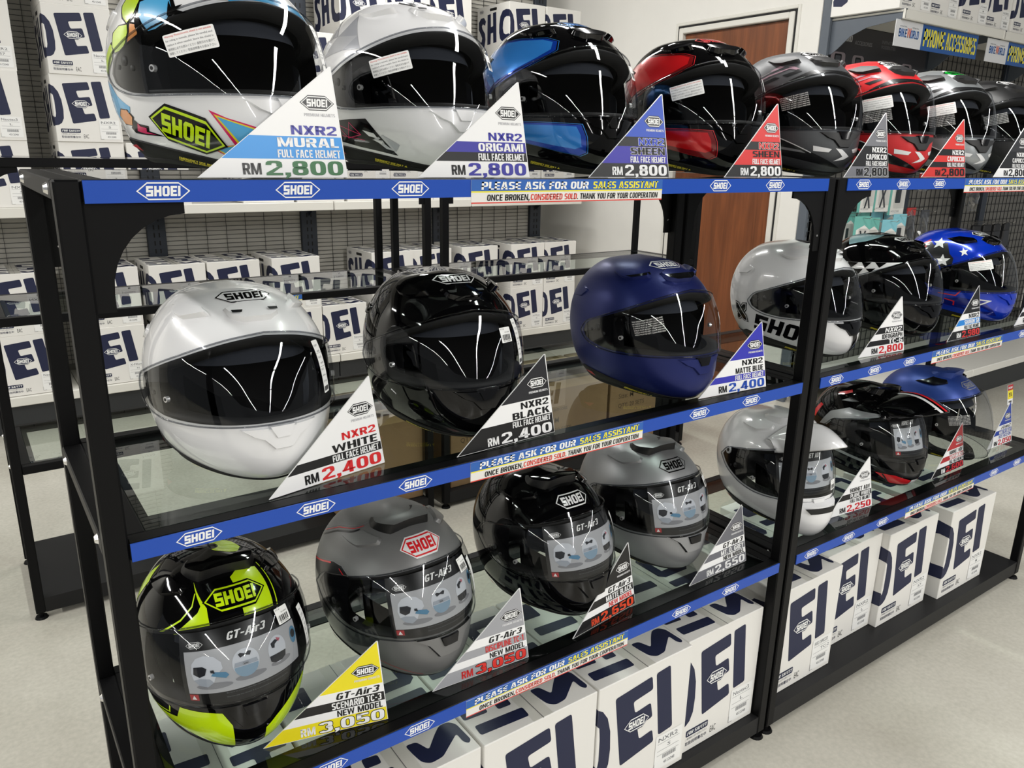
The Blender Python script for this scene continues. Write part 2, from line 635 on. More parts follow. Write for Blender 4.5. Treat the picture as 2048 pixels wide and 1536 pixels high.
# the partition that carries the accessory shelving
b = MB()
b.box((XW + .12, 1.68, 0), (9, 1.78, 3.3), WALLW)
struct('wall_partition', b)
FRAMEM = mat('door_frame_paint', srgb('#d9d7cf'), .4)
GAP = mat('dark_gap', (.01, .01, .01), .8)
b = MB()
x0, x1 = XW - .012, XW + .1
b.box((x0, DY0 - .03, 0), (x1, DY0, DZ + .03), FRAMEM, .004)
b.box((x0, DY1, 0), (x1, DY1 + .03, DZ + .03), FRAMEM, .004)
b.box((x0, DY0, DZ), (x1, DY1, DZ + .03), FRAMEM, .004)
# dark shadow joint round the frame
b.box((XW - .002, DY0 - .042, 0), (XW + .05, DY0 - .03, DZ + .042), GAP)
b.box((XW - .002, DY1 + .03, 0), (XW + .05, DY1 + .042, DZ + .042), GAP)
b.box((XW - .002, DY0 - .03, DZ + .03), (XW + .05, DY1 + .03, DZ + .042), GAP)
# thin architrave lip outside the joint
b.box((XW - .006, DY0 - .06, 0), (XW + .02, DY0 - .042, DZ + .06), FRAMEM, .003)
b.box((XW - .006, DY1 + .042, 0), (XW + .02, DY1 + .06, DZ + .06), FRAMEM, .003)
b.box((XW - .006, DY0 - .042, DZ + .042), (XW + .02, DY1 + .042, DZ + .06), FRAMEM, .003)
struct('trim_1', b)


def wood_mat():
    m = bpy.data.materials.new('door_veneer')
    m.use_nodes = True
    nt = m.node_tree
    b = nt.nodes['Principled BSDF']
    tc = nt.nodes.new('ShaderNodeTexCoord')
    mp = nt.nodes.new('ShaderNodeMapping')
    mp.inputs['Scale'].default_value = (1, 9, .9)
    n = nt.nodes.new('ShaderNodeTexNoise')
    n.inputs['Scale'].default_value = 2.2
    n.inputs['Detail'].default_value = 7
    n.inputs['Distortion'].default_value = .8
    mp2 = nt.nodes.new('ShaderNodeMapping')
    mp2.inputs['Scale'].default_value = (1, 160, 3)
    n2 = nt.nodes.new('ShaderNodeTexNoise')
    n2.inputs['Scale'].default_value = 1.0
    n2.inputs['Detail'].default_value = 3
    r = nt.nodes.new('ShaderNodeValToRGB')
    r.color_ramp.elements[0].position = .25
    r.color_ramp.elements[0].color = (*srgb('#5c3219'), 1)
    r.color_ramp.elements[1].position = .75
    r.color_ramp.elements[1].color = (*srgb('#824a28'), 1)
    mx = nt.nodes.new('ShaderNodeMixRGB')
    mx.blend_type = 'OVERLAY'
    mx.inputs[0].default_value = .3
    nt.links.new(tc.outputs['Object'], mp.inputs[0])
    nt.links.new(tc.outputs['Object'], mp2.inputs[0])
    nt.links.new(mp.outputs[0], n.inputs['Vector'])
    nt.links.new(mp2.outputs[0], n2.inputs['Vector'])
    nt.links.new(n.outputs['Fac'], r.inputs['Fac'])
    nt.links.new(r.outputs[0], mx.inputs[1])
    nt.links.new(n2.outputs['Fac'], mx.inputs[2])
    nt.links.new(mx.outputs[0], b.inputs['Base Color'])
    b.inputs['Roughness'].default_value = .38
    return m


b = MB()
b.box((XW + .012, DY0 + .003, .008), (XW + .052, DY1 - .003, DZ - .003), wood_mat(), .002)
door = struct('door_1', b)
b = MB()
ky = DY1 - .085
b.cyl((XW + .012, ky, .862), (XW + .004, ky, .862), .028, STEEL, 20)
b.cyl((XW + .006, ky, .862), (XW - .03, ky, .862), .011, STEEL, 14)
prof = [(0, .012), (.008, .022), (.02, .026), (.032, .022), (.038, .01), (.039, .001)]
vs, F = [], []
for dx, rr in prof:
    for k in range(18):
        t = 2 * math.pi * k / 18
        vs.append((XW - .03 - dx + .004, ky + rr * math.cos(t), .862 + rr * math.sin(t)))
for i in range(len(prof) - 1):
    for k in range(18):
        F.append((i * 18 + k, i * 18 + (k + 1) % 18, (i + 1) * 18 + (k + 1) % 18, (i + 1) * 18 + k))
b.add(vs, F, STEEL)
b.build('door_knob', door, smooth=True)
# ------------------------------------------------------------------ display racks
PW, RD, RW = .024, .386, 1.2       # post width, depth, clear width
ZT, ZM, ZL, ZB = 1.222, .839, .447, .061
GAPX = .009
X2 = RW + 2 * PW + GAPX            # clear left edge of the second unit
TRAYM = mat('black_tray', (.010, .010, .011), .5, spec=.3, noise=.3, nscale=200)
NYEL = ink('#f2e63a')
NBLUE = ink('#2a62b4')
NRED = ink('#d9453a')
NWHT = ink('#e9e7e2')


def notice_art(L, h, y0):
    """two-line notice: PLEASE ASK FOR OUR SALES ASSISTANT / ONCE BROKEN ..."""
    A = []
    mid = y0 + h * .47
    A += lay(poly_art([(0, mid), (L, mid), (L, y0 + h), (0, y0 + h)], NBLUE), 0)
    A += lay(poly_art([(0, mid), (L, mid), (L, mid + h * .06), (0, mid + h * .06)], NYEL), 1)
    A += lay(poly_art([(0, y0), (L, y0), (L, mid), (0, mid)], NWHT), 0)
    A += lay(poly_art([(0, y0), (L, y0), (L, y0 + h * .055), (0, y0 + h * .055)], NRED), 1)
    # upper line
    A += lay(text_art('PLEASE ASK FOR OUR', L * .045, mid + h * .12, L * .525, h * .33, PWHITE, .03, shear=.08), 2)
    A += lay(text_art('SALES ASSISTANT', L * .595, mid + h * .12, L * .375, h * .33, NYEL, .03, shear=.08), 2)
    A += lay(text_art('ONCE BROKEN,', L * .07, y0 + h * .11, L * .2, h * .27, PBLACK, .03, shear=.08), 2)
    A += lay(text_art('CONSIDERED SOLD', L * .275, y0 + h * .11, L * .235, h * .27, NRED, .025, shear=.08), 2)
    A += lay(text_art('. THANK YOU FOR YOUR COOPERATION', L * .512, y0 + h * .11, L * .46, h * .27, PBLACK, .03, shear=.08), 2)
    return A


def shelf_frame(r, z, name):
    """welded angle frame, glass let into it, front and back rails"""
    b = MB()
    h = .022
    b.box((0, 0, z - h), (RW, .022, z), BLACKMETAL, .0015)
    b.box((0, RD - .022, z - h), (RW, RD, z), BLACKMETAL, .0015)
    b.box((0, .022, z - h), (.021, RD - .022, z), BLACKMETAL, .0015)
    b.box((RW - .021, .022, z - h), (RW, RD - .022, z), BLACKMETAL, .0015)
    # lip under the glass
    lz = z - .0085
    b.box((.021, .022, lz - .0025), (RW - .021, .058, lz), BLACKMETAL)
    b.box((.021, RD - .058, lz - .0025), (RW - .021, RD - .022, lz), BLACKMETAL)
    b.box((.021, .058, lz - .0025), (.034, RD - .058, lz), BLACKMETAL)
    b.box((RW - .034, .058, lz - .0025), (RW - .021, RD - .058, lz), BLACKMETAL)
    f = b.build('shelf_frame', r)
    g = MB()
    g.box((.0215, .0225, z - .0082), (RW - .0215, RD - .0225, z), GLASS)
    g.build('glass_shelf', r)
    return f


def side_beams(r, z):
    """rails joining front and rear posts, bolted from outside"""
    for sx in (-PW, RW):
        b = MB()
        b.box((sx, PW, z - .020), (sx + PW, RD - PW, z), BLACKMETAL, .0015)
        b.build('side_rail', r)
        out = sx if sx < 0 else sx + PW
        d = -1 if sx < 0 else 1
        for yy in (.052, RD - .06):
            c = MB()
            c.cyl((out, yy, z - .010), (out + d * .0035, yy, z - .010), .0062, STEEL, 12, .004)
            c.build('bolt', r)


def gusset(r, side, front):
    """curved steel corner bracket under the top shelf"""
    W, H = .092, .108
    pts = [(0, 0), (W, 0), (W, -.009)]
    for k in range(9):
        t = math.radians(90 * k / 8)
        pts.append((W - (W - .018) * math.sin(t), -.012 - (H - .030) * (1 - math.cos(t))))
    pts += [(.018, -H), (0, -H)]
    y0 = .004 if front else RD - .008
    b = MB()
    if side < 0:
        fn = lambda u, v, t: (u, t, ZT - .022 + v)
    else:
        fn = lambda u, v, t: (RW - u, t, ZT - .022 + v)
    b.prism(pts, fn, BLACKMETAL, y0, y0 + .004)
    o = b.build('corner_bracket', r)
    c = MB()
    for (u, v) in ((.010, -.080),):
        p = fn(u, v, 0)
        c.cyl((p[0], y0, p[2]), (p[0], y0 - .0012, p[2]), .0020, STEEL, 10)
    if side > 0 or not front:
        c.build('screw', o)


def make_rack(name, loc, label, group, strips=True, notices=None, low=True):
    r = empty(name, loc)
    tag(r, label, 'display rack', group)
    for sx in (-PW, RW):
        for yy in (0, RD - PW):
            b = MB()
            b.box((sx, yy, .018), (sx + PW, yy + PW, ZT), BLACKMETAL, .0022)
            p = b.build('post', r)
            c = MB()
            cx, cy = sx + PW / 2, yy + PW / 2
            c.cyl((cx, cy, .018), (cx, cy, .006), .006, BLACKMETAL, 10)
            c.cyl((cx, cy, .006), (cx, cy, 0), .014, BLACKMETAL, 16, .017)
            c.build('levelling_foot', p)
    for z in (ZT, ZM, ZL):
        shelf_frame(r, z, 'shelf')
        side_beams(r, z)
    for s in (-1, 1):
        for f in (True, False):
            gusset(r, s, f)
    b = MB()
    b.box((0, .002, ZB - .004), (RW, RD - .002, ZB), TRAYM)
    b.box((0, .002, .018), (RW, .006, ZB - .004), TRAYM)
    b.box((0, RD - .006, .018), (RW, RD - .002, ZB - .004), TRAYM)
    b.build('base_tray', r)
    if strips:
        for z, key in ((ZT, 'top'), (ZM, 'mid'), (ZL, 'low')):
            b = MB()
            h, y = .0222, -.0018
            b.box((.001, y, z - h), (RW - .001, y + .0016, z - .0006), STRIPBLUE)
            n = notices.get(key) if notices else None
            for k in range(9):
                x = .0725 + .139 * k - (0 if loc[0] == 0 else .019)
                if x < .03 or x > RW - .03 or (n and n[0] - .03 < x < n[1] + .03):
                    continue
                put(b, badge_art(0, 0, .051, PWHITE, STRIPBLUE, h=.0172), (x, y, z - h / 2), (1, 0, 0), (0, 0, 1), .0001, .00012)
            b.build('blue_label_strip', r)
            if n:
                c = MB()
                L, H = n[1] - n[0], .0305
                c.box((n[0], y - .0007, z - H), (n[1], y - .0002, z - .0012), NWHT)
                put(c, notice_art(L, H - .0012, -H), (n[0], y - .0007, z), (1, 0, 0), (0, 0, 1), .0001, .00012)
                tag(c.build('notice_sticker', r), 'printed notice asking shoppers to call a sales assistant')
    return r


N1 = {'top': (.436, .775), 'mid': (.437, .770), 'low': (.431, .769)}
N2 = {'top': (.438, .775), 'mid': (.428, .772), 'low': (.433, .775)}
rack1 = make_rack('display_rack', (0, 0, 0),
                  'near black glass-shelved display rack with blue strips, left front unit', 'front helmet racks', True, N1)
rack2 = make_rack('display_rack', (X2, 0, 0),
                  'farther black glass-shelved display rack with blue strips, right front unit', 'front helmet racks', True, N2)
RY = 1.405
rack3 = make_rack('display_rack', (-.051, RY, 0),
                  'empty black glass rack standing behind the near rack, left rear unit', 'empty rear racks', False)
rack4 = make_rack('display_rack', (1.240, RY, 0),
                  'empty black glass rack standing before the door wall, right rear unit', 'empty rear racks', False)
# end of a notice sticker still stuck on the rear rack's middle shelf
c = MB()
xa, xb = .436, .775
c.box((xa, -.0015, ZM - .0335), (xb, -.0008, ZM - .003), NWHT)
put(c, notice_art(xb - xa, .0305, -.0335), (xa, -.0015, ZM), (1, 0, 0), (0, 0, 1), .0001, .00012)
tag(c.build('notice_sticker', rack3), 'printed notice asking shoppers to call a sales assistant')
# ------------------------------------------------------------------ white helmet cartons
BW, BH, BD = .257, .272, .335


def carton_letters_front(m):
    A = []
    rot = math.radians(7)

    def tf(pts):
        return [(x * BW, y * BH) for x, y in pts]
    # E, I and the right half of the O that wraps round from the side, leaning left
    E = [(.165, .87), (.56, .915), (.585, .79), (.35, .765), (.385, .645), (.545, .665), (.57, .53), (.425, .52), (.465, .40), (.60, .42), (.625, .345), (.605, .325), (.255, .27)]
    E = [(.17, .865), (.555, .905), (.575, .79), (.365, .765), (.39, .665), (.56, .685), (.59, .555), (.425, .535), (.455, .42), (.60, .44), (.625, .33), (.262, .272)]
    I = [(.60, .91), (.755, .925), (.835, .375), (.675, .36)]
    A += poly_art(rpoly(tf(E), .006), m)
    A += poly_art(rpoly(tf(I), .006), m)
    O = [(0, .84), (.045, .815), (.10, .74), (.135, .62), (.145, .47), (.135, .35), (.10, .28), (.055, .25), (0, .24), (0, .36), (.02, .37), (.03, .42), (.03, .60), (.02, .69), (0, .71)]
    A += poly_art(tf(O), m)
    return A


def carton_letters_side(m):
    """long left side, seen from outside: u runs from the back edge to the front edge"""
    A = []
    x = [(.05, .24), (.33, .24), (.70, .30)]
    S = [(.03, .16), (.16, .14), (.24, .20), (.27, .34), (.25, .46), (.17, .56), (.15, .62), (.18, .66), (.25, .62), (.28, .70), (.22, .78), (.12, .78), (.05, .70), (.05, .56), (.12, .45), (.16, .38), (.14, .30), (.09, .29), (.05, .32), (.02, .24)]
    H = [(.33, .22), (.43, .23), (.44, .44), (.51, .45), (.52, .24), (.62, .25), (.60, .85), (.50, .84), (.51, .58), (.44, .57), (.43, .83), (.33, .82)]
    Oc = [(1, .84), (.90, .86), (.80, .84), (.73, .74), (.70, .58), (.70, .42), (.73, .30), (.80, .24), (.90, .23), (1, .24), (1, .38), (.90, .37), (.84, .40), (.81, .50), (.82, .62), (.86, .70), (.92, .72), (1, .71)]
    for P in (S, H, Oc):
        A += poly_art([(a * BD, b * BH) for a, b in P], m)
    return A


def top_art(m):
    """lid print: lettering lying across the two flaps either side of the taped seam"""
    A = []
    # right flap, from the front edge back: S, H, O on their sides
    A += poly_art(rpoly([(.150, .070), (.170, .068), (.180, .042), (.205, .066), (.222, .080), (.240, .080), (.250, .068), (.252, .024), (.245, .018), (.238, .026),
                         (.238, .048), (.212, .030), (.192, .016), (.168, .014), (.156, .024), (.152, .046)], .006), m)
    H = [(.145, .104), (.248, .104), (.248, .128), (.212, .128), (.212, .160), (.248, .160), (.248, .184), (.145, .184), (.145, .160), (.184, .160), (.184, .128), (.145, .128)]
    A += poly_art(rpoly(H, .005), m)
    A += poly_art([(.145, .215), (.158, .203), (.197, .203), (.197, .228), (.172, .228), (.172, .276), (.197, .276), (.197, .301), (.158, .301), (.145, .289)], m)
    A += poly_art([(.248, .215), (.248, .289), (.235, .301), (.197, .301), (.197, .276), (.222, .276), (.222, .228), (.197, .228), (.197, .203), (.235, .203)], m)
    # left flap: E and I
    A += poly_art(rpoly([(.010, .024), (.110, .018), (.112, .042), (.012, .048)], .005), m)
    A += poly_art(rpoly([(.004, .068), (.052, .064), (.056, .086), (.006, .092)], .005), m)
    A += poly_art(rpoly([(.072, .060), (.100, .058), (.102, .078), (.074, .082)], .005), m)
    A += poly_art(rpoly([(.012, .120), (.112, .116), (.114, .142), (.014, .148)], .005), m)
    A += poly_art(rpoly([(.012, .190), (.112, .186), (.114, .212), (.014, .218)], .005), m)
    A += poly_art(rpoly([(.012, .250), (.060, .248), (.062, .300), (.014, .302)], .005), m)
    return A


_cart = {}


def carton_mesh(prod, size):
    k = (prod, size)
    if k in _cart:
        return _cart[k]
    b = MB()
    # slightly rounded carton, origin at the middle of its base, front towards -y
    b.box((-BW / 2, -BD / 2, 0), (BW / 2, BD / 2, BH), CARDW, .0015)
    fo = Vector((-BW / 2, -BD / 2, 0))
    ux, uz, uy = Vector((1, 0, 0)), Vector((0, 0, 1)), Vector((0, 1, 0))
    put(b, lay(carton_letters_front(CARDNAVY), 0), fo, ux, uz)
    put(b, badge_art(.415 * BW, .575 * BH, .27 * BW, PWHITE, CARDNAVY, h=.105 * BH, edge=CARDNAVY), fo, ux, uz, .0006)
    A = lay(poly_art(rpoly([(.07 * BW, .135 * BH), (.36 * BW, .135 * BH), (.36 * BW, .195 * BH), (.07 * BW, .195 * BH)], .004), CARDNAVY), 0)
    A += lay(text_art('FOR SAFETY', .085 * BW, .15 * BH, .26 * BW, .03 * BH, PWHITE, .02, shear=.2), 1)
    A += lay(text_art('ご使用前に必ずお読み下さい', .07 * BW, .105 * BH, .28 * BW, .02 * BH, CARDGREY, 0), 0)
    A += lay(text_art('取扱説明書在中', .07 * BW, .055 * BH, .28 * BW, .035 * BH, CARDNAVY, .01), 0)
    A += lay(text_art('EAC', .40 * BW, .055 * BH, .075 * BW, .06 * BH, PBLACK, 0), 0)
    put(b, A, fo, ux, uz)
    # paper label, lower right
    lx, ly, lw, lh = .655 * BW, .045 * BH, .31 * BW, .30 * BH
    A = lay(poly_art([(lx, ly), (lx + lw, ly), (lx + lw, ly + lh), (lx, ly + lh)], LABELW), 3)
    A += lay(text_art(prod, lx + .1 * lw, ly + .80 * lh, lw * .72, lh * .12, CARDGREY, .005), 4)
    A += lay(text_art(size, lx + .45 * lw, ly + .58 * lh, lw * .12 * len(size), lh * .10, CARDGREY, .005), 4)
    for q in (.74, .53, .40):
        A += lay(poly_art([(lx + .08 * lw, ly + q * lh), (lx + .9 * lw, ly + q * lh), (lx + .9 * lw, ly + (q + .008) * lh), (lx + .08 * lw, ly + (q + .008) * lh)], CARDGREY), 4)
    xx = lx + .30 * lw
    for i in range(18):
        w = lw * (.012 if i % 3 else .022)
        A += lay(poly_art([(xx, ly + .26 * lh), (xx + w, ly + .26 * lh), (xx + w, ly + .38 * lh), (xx, ly + .38 * lh)], CARDGREY), 4)
        xx += w + lw * .013
    A += lay(text_art('4512048', lx + .35 * lw, ly + .09 * lh, lw * .42, lh * .09, CARDGREY, .005), 4)
    A += lay(poly_art([(lx, ly), (lx + .16 * lw, ly), (lx + .16 * lw, ly + .012 * lh), (lx, ly + .012 * lh)], CARDGREY), 4)
    A += lay(poly_art([(lx, ly), (lx + .008 * lw, ly), (lx + .008 * lw, ly + .2 * lh), (lx, ly + .2 * lh)], CARDGREY), 4)
    put(b, A, fo, ux, uz)
    # left side: lettering, hand hole, small badge
    so = Vector((-BW / 2, BD / 2, 0))
    put(b, lay(carton_letters_side(CARDNAVY), 0), so, -uy, uz)
    A = poly_art(rpoly([(.40 * BD, .885 * BH), (.62 * BD, .885 * BH), (.62 * BD, .94 * BH), (.40 * BD, .94 * BH)], .007, 4), PBLACK)
    put(b, lay(A, 0), so, -uy, uz)
    put(b, badge_art(.14 * BD, .90 * BH, .05, CARDNAVY, CARDW, h=.018), so, -uy, uz)
    # lid: seam, tape, letters
    to = Vector((-BW / 2, -BD / 2, BH))
    A = lay(top_art(CARDNAVY), 0)
    A += lay(poly_art([(BW * .5 - .0006, 0), (BW * .5 + .0006, 0), (BW * .5 + .0006, BD), (BW * .5 - .0006, BD)], CARDGREY), 1)
    put(b, A, to, ux, uy)
    tape = clear_mat('packing_tape', (.93, .93, .91), 1.45, .15)
    put(b, lay(poly_art([(BW * .5 - .022, 0), (BW * .5 + .022, 0), (BW * .5 + .022, BD), (BW * .5 - .022, BD)], tape), 2), to, ux, uy)
    o = b.build('helmet_box')
    me = o.data
    bpy.data.objects.remove(o)
    _cart[k] = me
    return me


PRODS = [('NXR2', '57'), ('X-Fifteen', 'N'), ('J-Cruise3', 'M'), ('NXR2', 'S'), ('Neotec3', 'L')]
_bi = [0]


def carton(x0, y0, z, label, group, sx=1.0, rz=0.0, prod=None):
    """x0 = left front edge, y0 = front face"""
    pr = prod or PRODS[_bi[0] % len(PRODS)]
    _bi[0] += 1
    o = link('helmet_box', carton_mesh(*pr))
    o.location = (x0 + BW * sx / 2, y0 + BD / 2, z)
    o.rotation_euler = (0, 0, rz)
    o.scale = (sx, 1, 1)
    tag(o, label, 'box', group)
    return o


ORD = ['first', 'second', 'third', 'fourth', 'fifth', 'sixth', 'seventh', 'eighth', 'ninth', 'tenth', 'eleventh', 'twelfth']
G = 'white cartons on the front rack trays'
for i, (x, y, s) in enumerate([(.006, .03, .83), (.226, .012, .945), (.4735, .010, .945), (.7205, .010, .945), (.9645, .02, .90)]):
    if i == 0:
        lab = 'white carton at the left end of the near rack tray behind the post'
    else:
        lab = 'white carton %s from the left on the near rack bottom tray' % ORD[i]
    carton(x, y, ZB, lab, G, s)
for i, (x, y, s, n) in enumerate([(1.268, .030, .92, 'beside the pair of middle posts'), (1.507, .070, .92, 'set slightly back, second from the middle posts'),
                               (1.746, .050, .94, 'third from the middle posts'), (2.026, .030, .97, 'at the right end beside bare tray')]):
    carton(x, y, ZB, 'white carton on the right rack tray %s' % n, G, s, 0.0, [('NXR2 CAPRICCIO', 'TC-2'), ('NXR2', 'L'), ('NXR2', '57'), ('NXR2', 'M')][i])
# ------------------------------------------------------------------ wall shelving at the back
GY, GB = 3.10, 3.50                # front edge of the shelves, face of the back panel
GZ0, GZ1 = .172, .996
SLATE = mat('slate_upright', srgb('#2a313c'), .45, noise=.15, nscale=60)
PANELG = mat('grey_back_panel', srgb('#bab7ae'), .6)
WIRE = mat('dark_wire', (.02, .02, .021), .45)
SHELFW = mat('white_shelf_enamel', srgb('#e2e0d8'), .4)
KICK = mat('dark_kickboard', (.022, .024, .026), .5)

gond = empty('gondola_shelving', (0, GY, 0))
tag(gond, 'long white-shelved wall unit with wire mesh back holding stacks of white cartons', 'shelving')


def grid_panel(par, x0, x1, y, z0, z1, dx, dz, wire_r=.0015):
    b = MB()
    b.box((x0, y, z0), (x1, y + .012, z1), PANELG)
    b.build('back_panel', par)
    b = MB()
    n = int(round((x1 - x0) / dx))
    for i in range(n + 1):
        x = x0 + i * (x1 - x0) / n
        b.box((x - wire_r, y - .010, z0), (x + wire_r, y - .006, z1), WIRE)
    n = int(round((z1 - z0) / dz))
    for i in range(n + 1):
        z = z0 + i * (z1 - z0) / n
        b.box((x0, y - .006, z - wire_r), (x1, y - .002, z + wire_r), WIRE)
    b.build('wire_mesh', par)


UPX = [-1.04, -.17, .74, 1.55, 2.40, 3.15]     # upright centres
for i, x in enumerate(UPX):
    b = MB()
    b.box((x - .045, .375, 0), (x + .045, .43, 2.5), SLATE, .002)
    for k in range(56):                         # slotted face
        z = .25 + k * .04
        for dx in (-.012, .012):
            b.box((x + dx - .003, .3735, z), (x + dx + .003, .3755, z + .022), GAP)
    b.build('upright', gond)
for i in range(len(UPX) - 1):
    grid_panel(gond, UPX[i] + .045, UPX[i + 1] - .045, .40, .2, 2.5, .10, .0225, .0009)
BX = [-1.04, -.17, .27, 1.546, 2.40, 3.235]
EDG = [(-1.04, .268), (.272, 1.545), (1.549, 2.40), (2.404, 3.24)]
for a, c in EDG:
    b = MB()
    b.box((a, 0, GZ1 - .044), (c, .012, GZ1), SHELFW, .003)
    b.box((a, .012, GZ1 - .010), (c, .39, GZ1 - .002), SHELFW)
    b.build('upper_shelf', gond)
    b = MB()
    b.box((a, 0, GZ0 - .042), (c, .012, GZ0), SHELFW, .003)
    b.box((a, .012, GZ0 - .010), (c, .39, GZ0 - .002), SHELFW)
    b.build('base_shelf', gond)
for a, c in EDG:
    b = MB()
    b.box((a + .001, .022, .0), (c - .001, .036, GZ0 - .043), KICK)
    b.build('kickboard', gond)
for x in UPX:                                   # cantilever brackets under the upper shelf
    b = MB()
    pts = [(.375, 0), (.03, 0), (.03, -.012), (.30, -.05), (.375, -.09)]
    b.prism(pts, lambda u, v, t, x=x: (x + t, u, GZ1 - .011 + v), SLATE, -.002, .002)
    b.build('shelf_bracket', gond)

BY0 = GY + .012


def stack(x, z, n, where, group, jit=0.004, ssx=1.0):
    pos = ['bottom', 'second', 'third', 'fourth', 'fifth']
    for k in range(n):
        nm = 'topmost carton' if k == n - 1 else ('lowest carton' if k == 0 else pos[k] + ' carton up')
        if n == 1:
            nm = 'single carton'
        dx = random.uniform(-jit, jit)
        carton(x + dx, BY0 + random.uniform(0, .012), z + k * BH, 'white %s %s' % (nm, where), group, ssx)


GU = 'cartons on the upper wall shelf'
stack(-.32, GZ1, 4, 'in the upper-shelf stack at the far left of the photo', GU)
stack(-.05, GZ1, 4, 'in the upper-shelf stack left of the bare mesh gap', GU)
stack(.316, GZ1, 4, 'in the upper-shelf stack just left of the cartoon helmet', GU)
stack(.585, GZ1, 1, 'low on the upper shelf behind the cartoon helmet', GU)
stack(1.085, GZ1, 4, 'in the upper-shelf stack right of the cartoon helmet crown', GU, .002)
stack(1.357, GZ1, 3, 'in the upper-shelf stack between the cartoon and folded-paper helmets', GU, .002)
stack(1.63, GZ1, 5, 'in the upper-shelf stack directly behind the folded-paper helmet', GU, .002)
stack(1.89, GZ1, 5, 'in the second upper-shelf stack behind the folded-paper helmet', GU, .002)
stack(2.15, GZ1, 5, 'in the upper-shelf stack at the right edge of the folded-paper helmet', GU, .002)
stack(2.66, GZ1, 4, 'in the upper-shelf stack above the blue and black helmet', GU, .002)
stack(2.925, GZ1, 4, 'in the upper-shelf stack next to the white side wall', GU, .002)
GL = 'cartons on the lower wall shelf'
for i, x in enumerate([-.32, -.045, .315, .618, .882, 1.203]):
    stack(x, GZ0, 2, 'in the %s lower-shelf stack from the left' % ORD[i], GL, .002)
stack(1.463, GZ0, 1, 'standing alone on the lower shelf between the white and black helmets', GL, .001)
for i, x in enumerate([1.757, 2.016, 2.346, 2.70, 2.962]):
    w = ['fifth', 'fourth', 'third', 'second', 'first'][i]
    stack(x, GZ0, 2, 'in the %s lower-shelf stack from the right wall' % w, GL, .001)

# ------------------------------------------------------------------ brown cartons on the rear rack tray
BROWN = mat('kraft_cardboard', srgb('#8f7350'), .75, noise=.2, nscale=25)
BROWNINK = mat('kraft_print', srgb('#54422c'), .7)
KT = mat('kraft_tape', srgb('#a58a60'), .3)


def kraft(x0, x1, y0, z0, h, d, label, lines):
    b = MB()
    w = x1 - x0
    b.box((-w / 2, 0, 0), (w / 2, d, h), BROWN, .002)
    A = []
    for i, s in enumerate(lines):
        A += text_art(s, .12 * w, h * (.62 - .13 * i), None, .022, BROWNINK, .004)
    put(b, lay(A, 1), (-w / 2, 0, 0), (1, 0, 0), (0, 0, 1))
    put(b, lay(poly_art([(0, h * .9), (w, h * .9), (w, h), (0, h)], KT), 0), (-w / 2, 0, 0), (1, 0, 0), (0, 0, 1))
    put(b, lay(poly_art([(0, d / 2 - .025), (w, d / 2 - .025), (w, d / 2 + .025), (0, d / 2 + .025)], KT), 0), (-w / 2, 0, h), (1, 0, 0), (0, 1, 0))
    o = b.build('cardboard_box')
    o.location = ((x0 + x1) / 2, y0, z0)
    tag(o, label, 'box', 'brown cartons on the rear rack trays')


ry = RY + .03
kraft(.82, 1.145, ry, ZB, .33, .32, 'brown cardboard carton on the left rear rack tray beside the middle posts', ['BW', 'Size: L'])
kraft(1.26, 1.61, ry, ZB, .34, .32, 'brown cardboard carton on the right rear rack tray beside the middle posts', ['Size: L', 'QTY: 20 SETS'])
kraft(1.63, 2.02, ry, ZB, .34, .32, 'brown cardboard carton in the middle of the right rear rack tray', ['Dry Raincoat', 'Size: M', 'QTY: 20 SETS'])
kraft(2.035, 2.42, ry, ZB, .34, .32, 'brown cardboard carton at the right end of the right rear rack tray', ['Size: M', 'QTY: 20 SETS'])
# ------------------------------------------------------------------ helmets
HS = .92
SK = np.array([0, .08, .2, .32, .45, .58, .7, .82, .92, 1.])
_tab = dict(
    FY=[.122, .150, .170, .168, .156, .138, .112, .076, .036, -.02],
    FZ=[.002, .010, .040, .085, .135, .180, .216, .243, .258, .264],
    SW=[.090, .101, .1155, .124, .127, .123, .110, .085, .052, 0],
    SZ=[.016, .027, .053, .086, .128, .168, .203, .236, .254, .264],
    BY=[.118, .130, .148, .160, .165, .160, .146, .118, .082, .02],
    BZ=[.034, .043, .067, .098, .134, .170, .203, .234, .253, .264],
    NF=[1.9, 1.9, 1.95, 2.05, 2.15, 2.2, 2.2, 2.1, 2.0, 2.0])


def _spl(K, Y):
    K = np.array(K, float)
    Y = np.array(Y, float)
    m = np.gradient(Y, K)

    def f(s):
        s = np.clip(s, K[0], K[-1])
        i = np.clip(np.searchsorted(K, s, side='right') - 1, 0, len(K) - 2)
        h = K[i + 1] - K[i]
        t = (s - K[i]) / h
        return ((2 * t ** 3 - 3 * t ** 2 + 1) * Y[i] + (t ** 3 - 2 * t ** 2 + t) * h * m[i]
                + (-2 * t ** 3 + 3 * t ** 2) * Y[i + 1] + (t ** 3 - t ** 2) * h * m[i + 1])
    return f


_KEYS = ('FY', 'FZ', 'SW', 'SZ', 'BY', 'BZ', 'NF')
_TY = np.array([_tab[k] for k in _KEYS], float)
_TM = np.array([np.gradient(r, SK) for r in _TY])


def _all(s):
    s = np.clip(s, 0, 1)
    i = np.clip(np.searchsorted(SK, s, side='right') - 1, 0, len(SK) - 2)
    h = SK[i + 1] - SK[i]
    t = (s - SK[i]) / h
    t2, t3 = t * t, t * t * t
    return ((2 * t3 - 3 * t2 + 1) * _TY[:, i] + (t3 - 2 * t2 + t) * h * _TM[:, i]
            + (-2 * t3 + 3 * t2) * _TY[:, i + 1] + (t3 - t2) * h * _TM[:, i + 1])


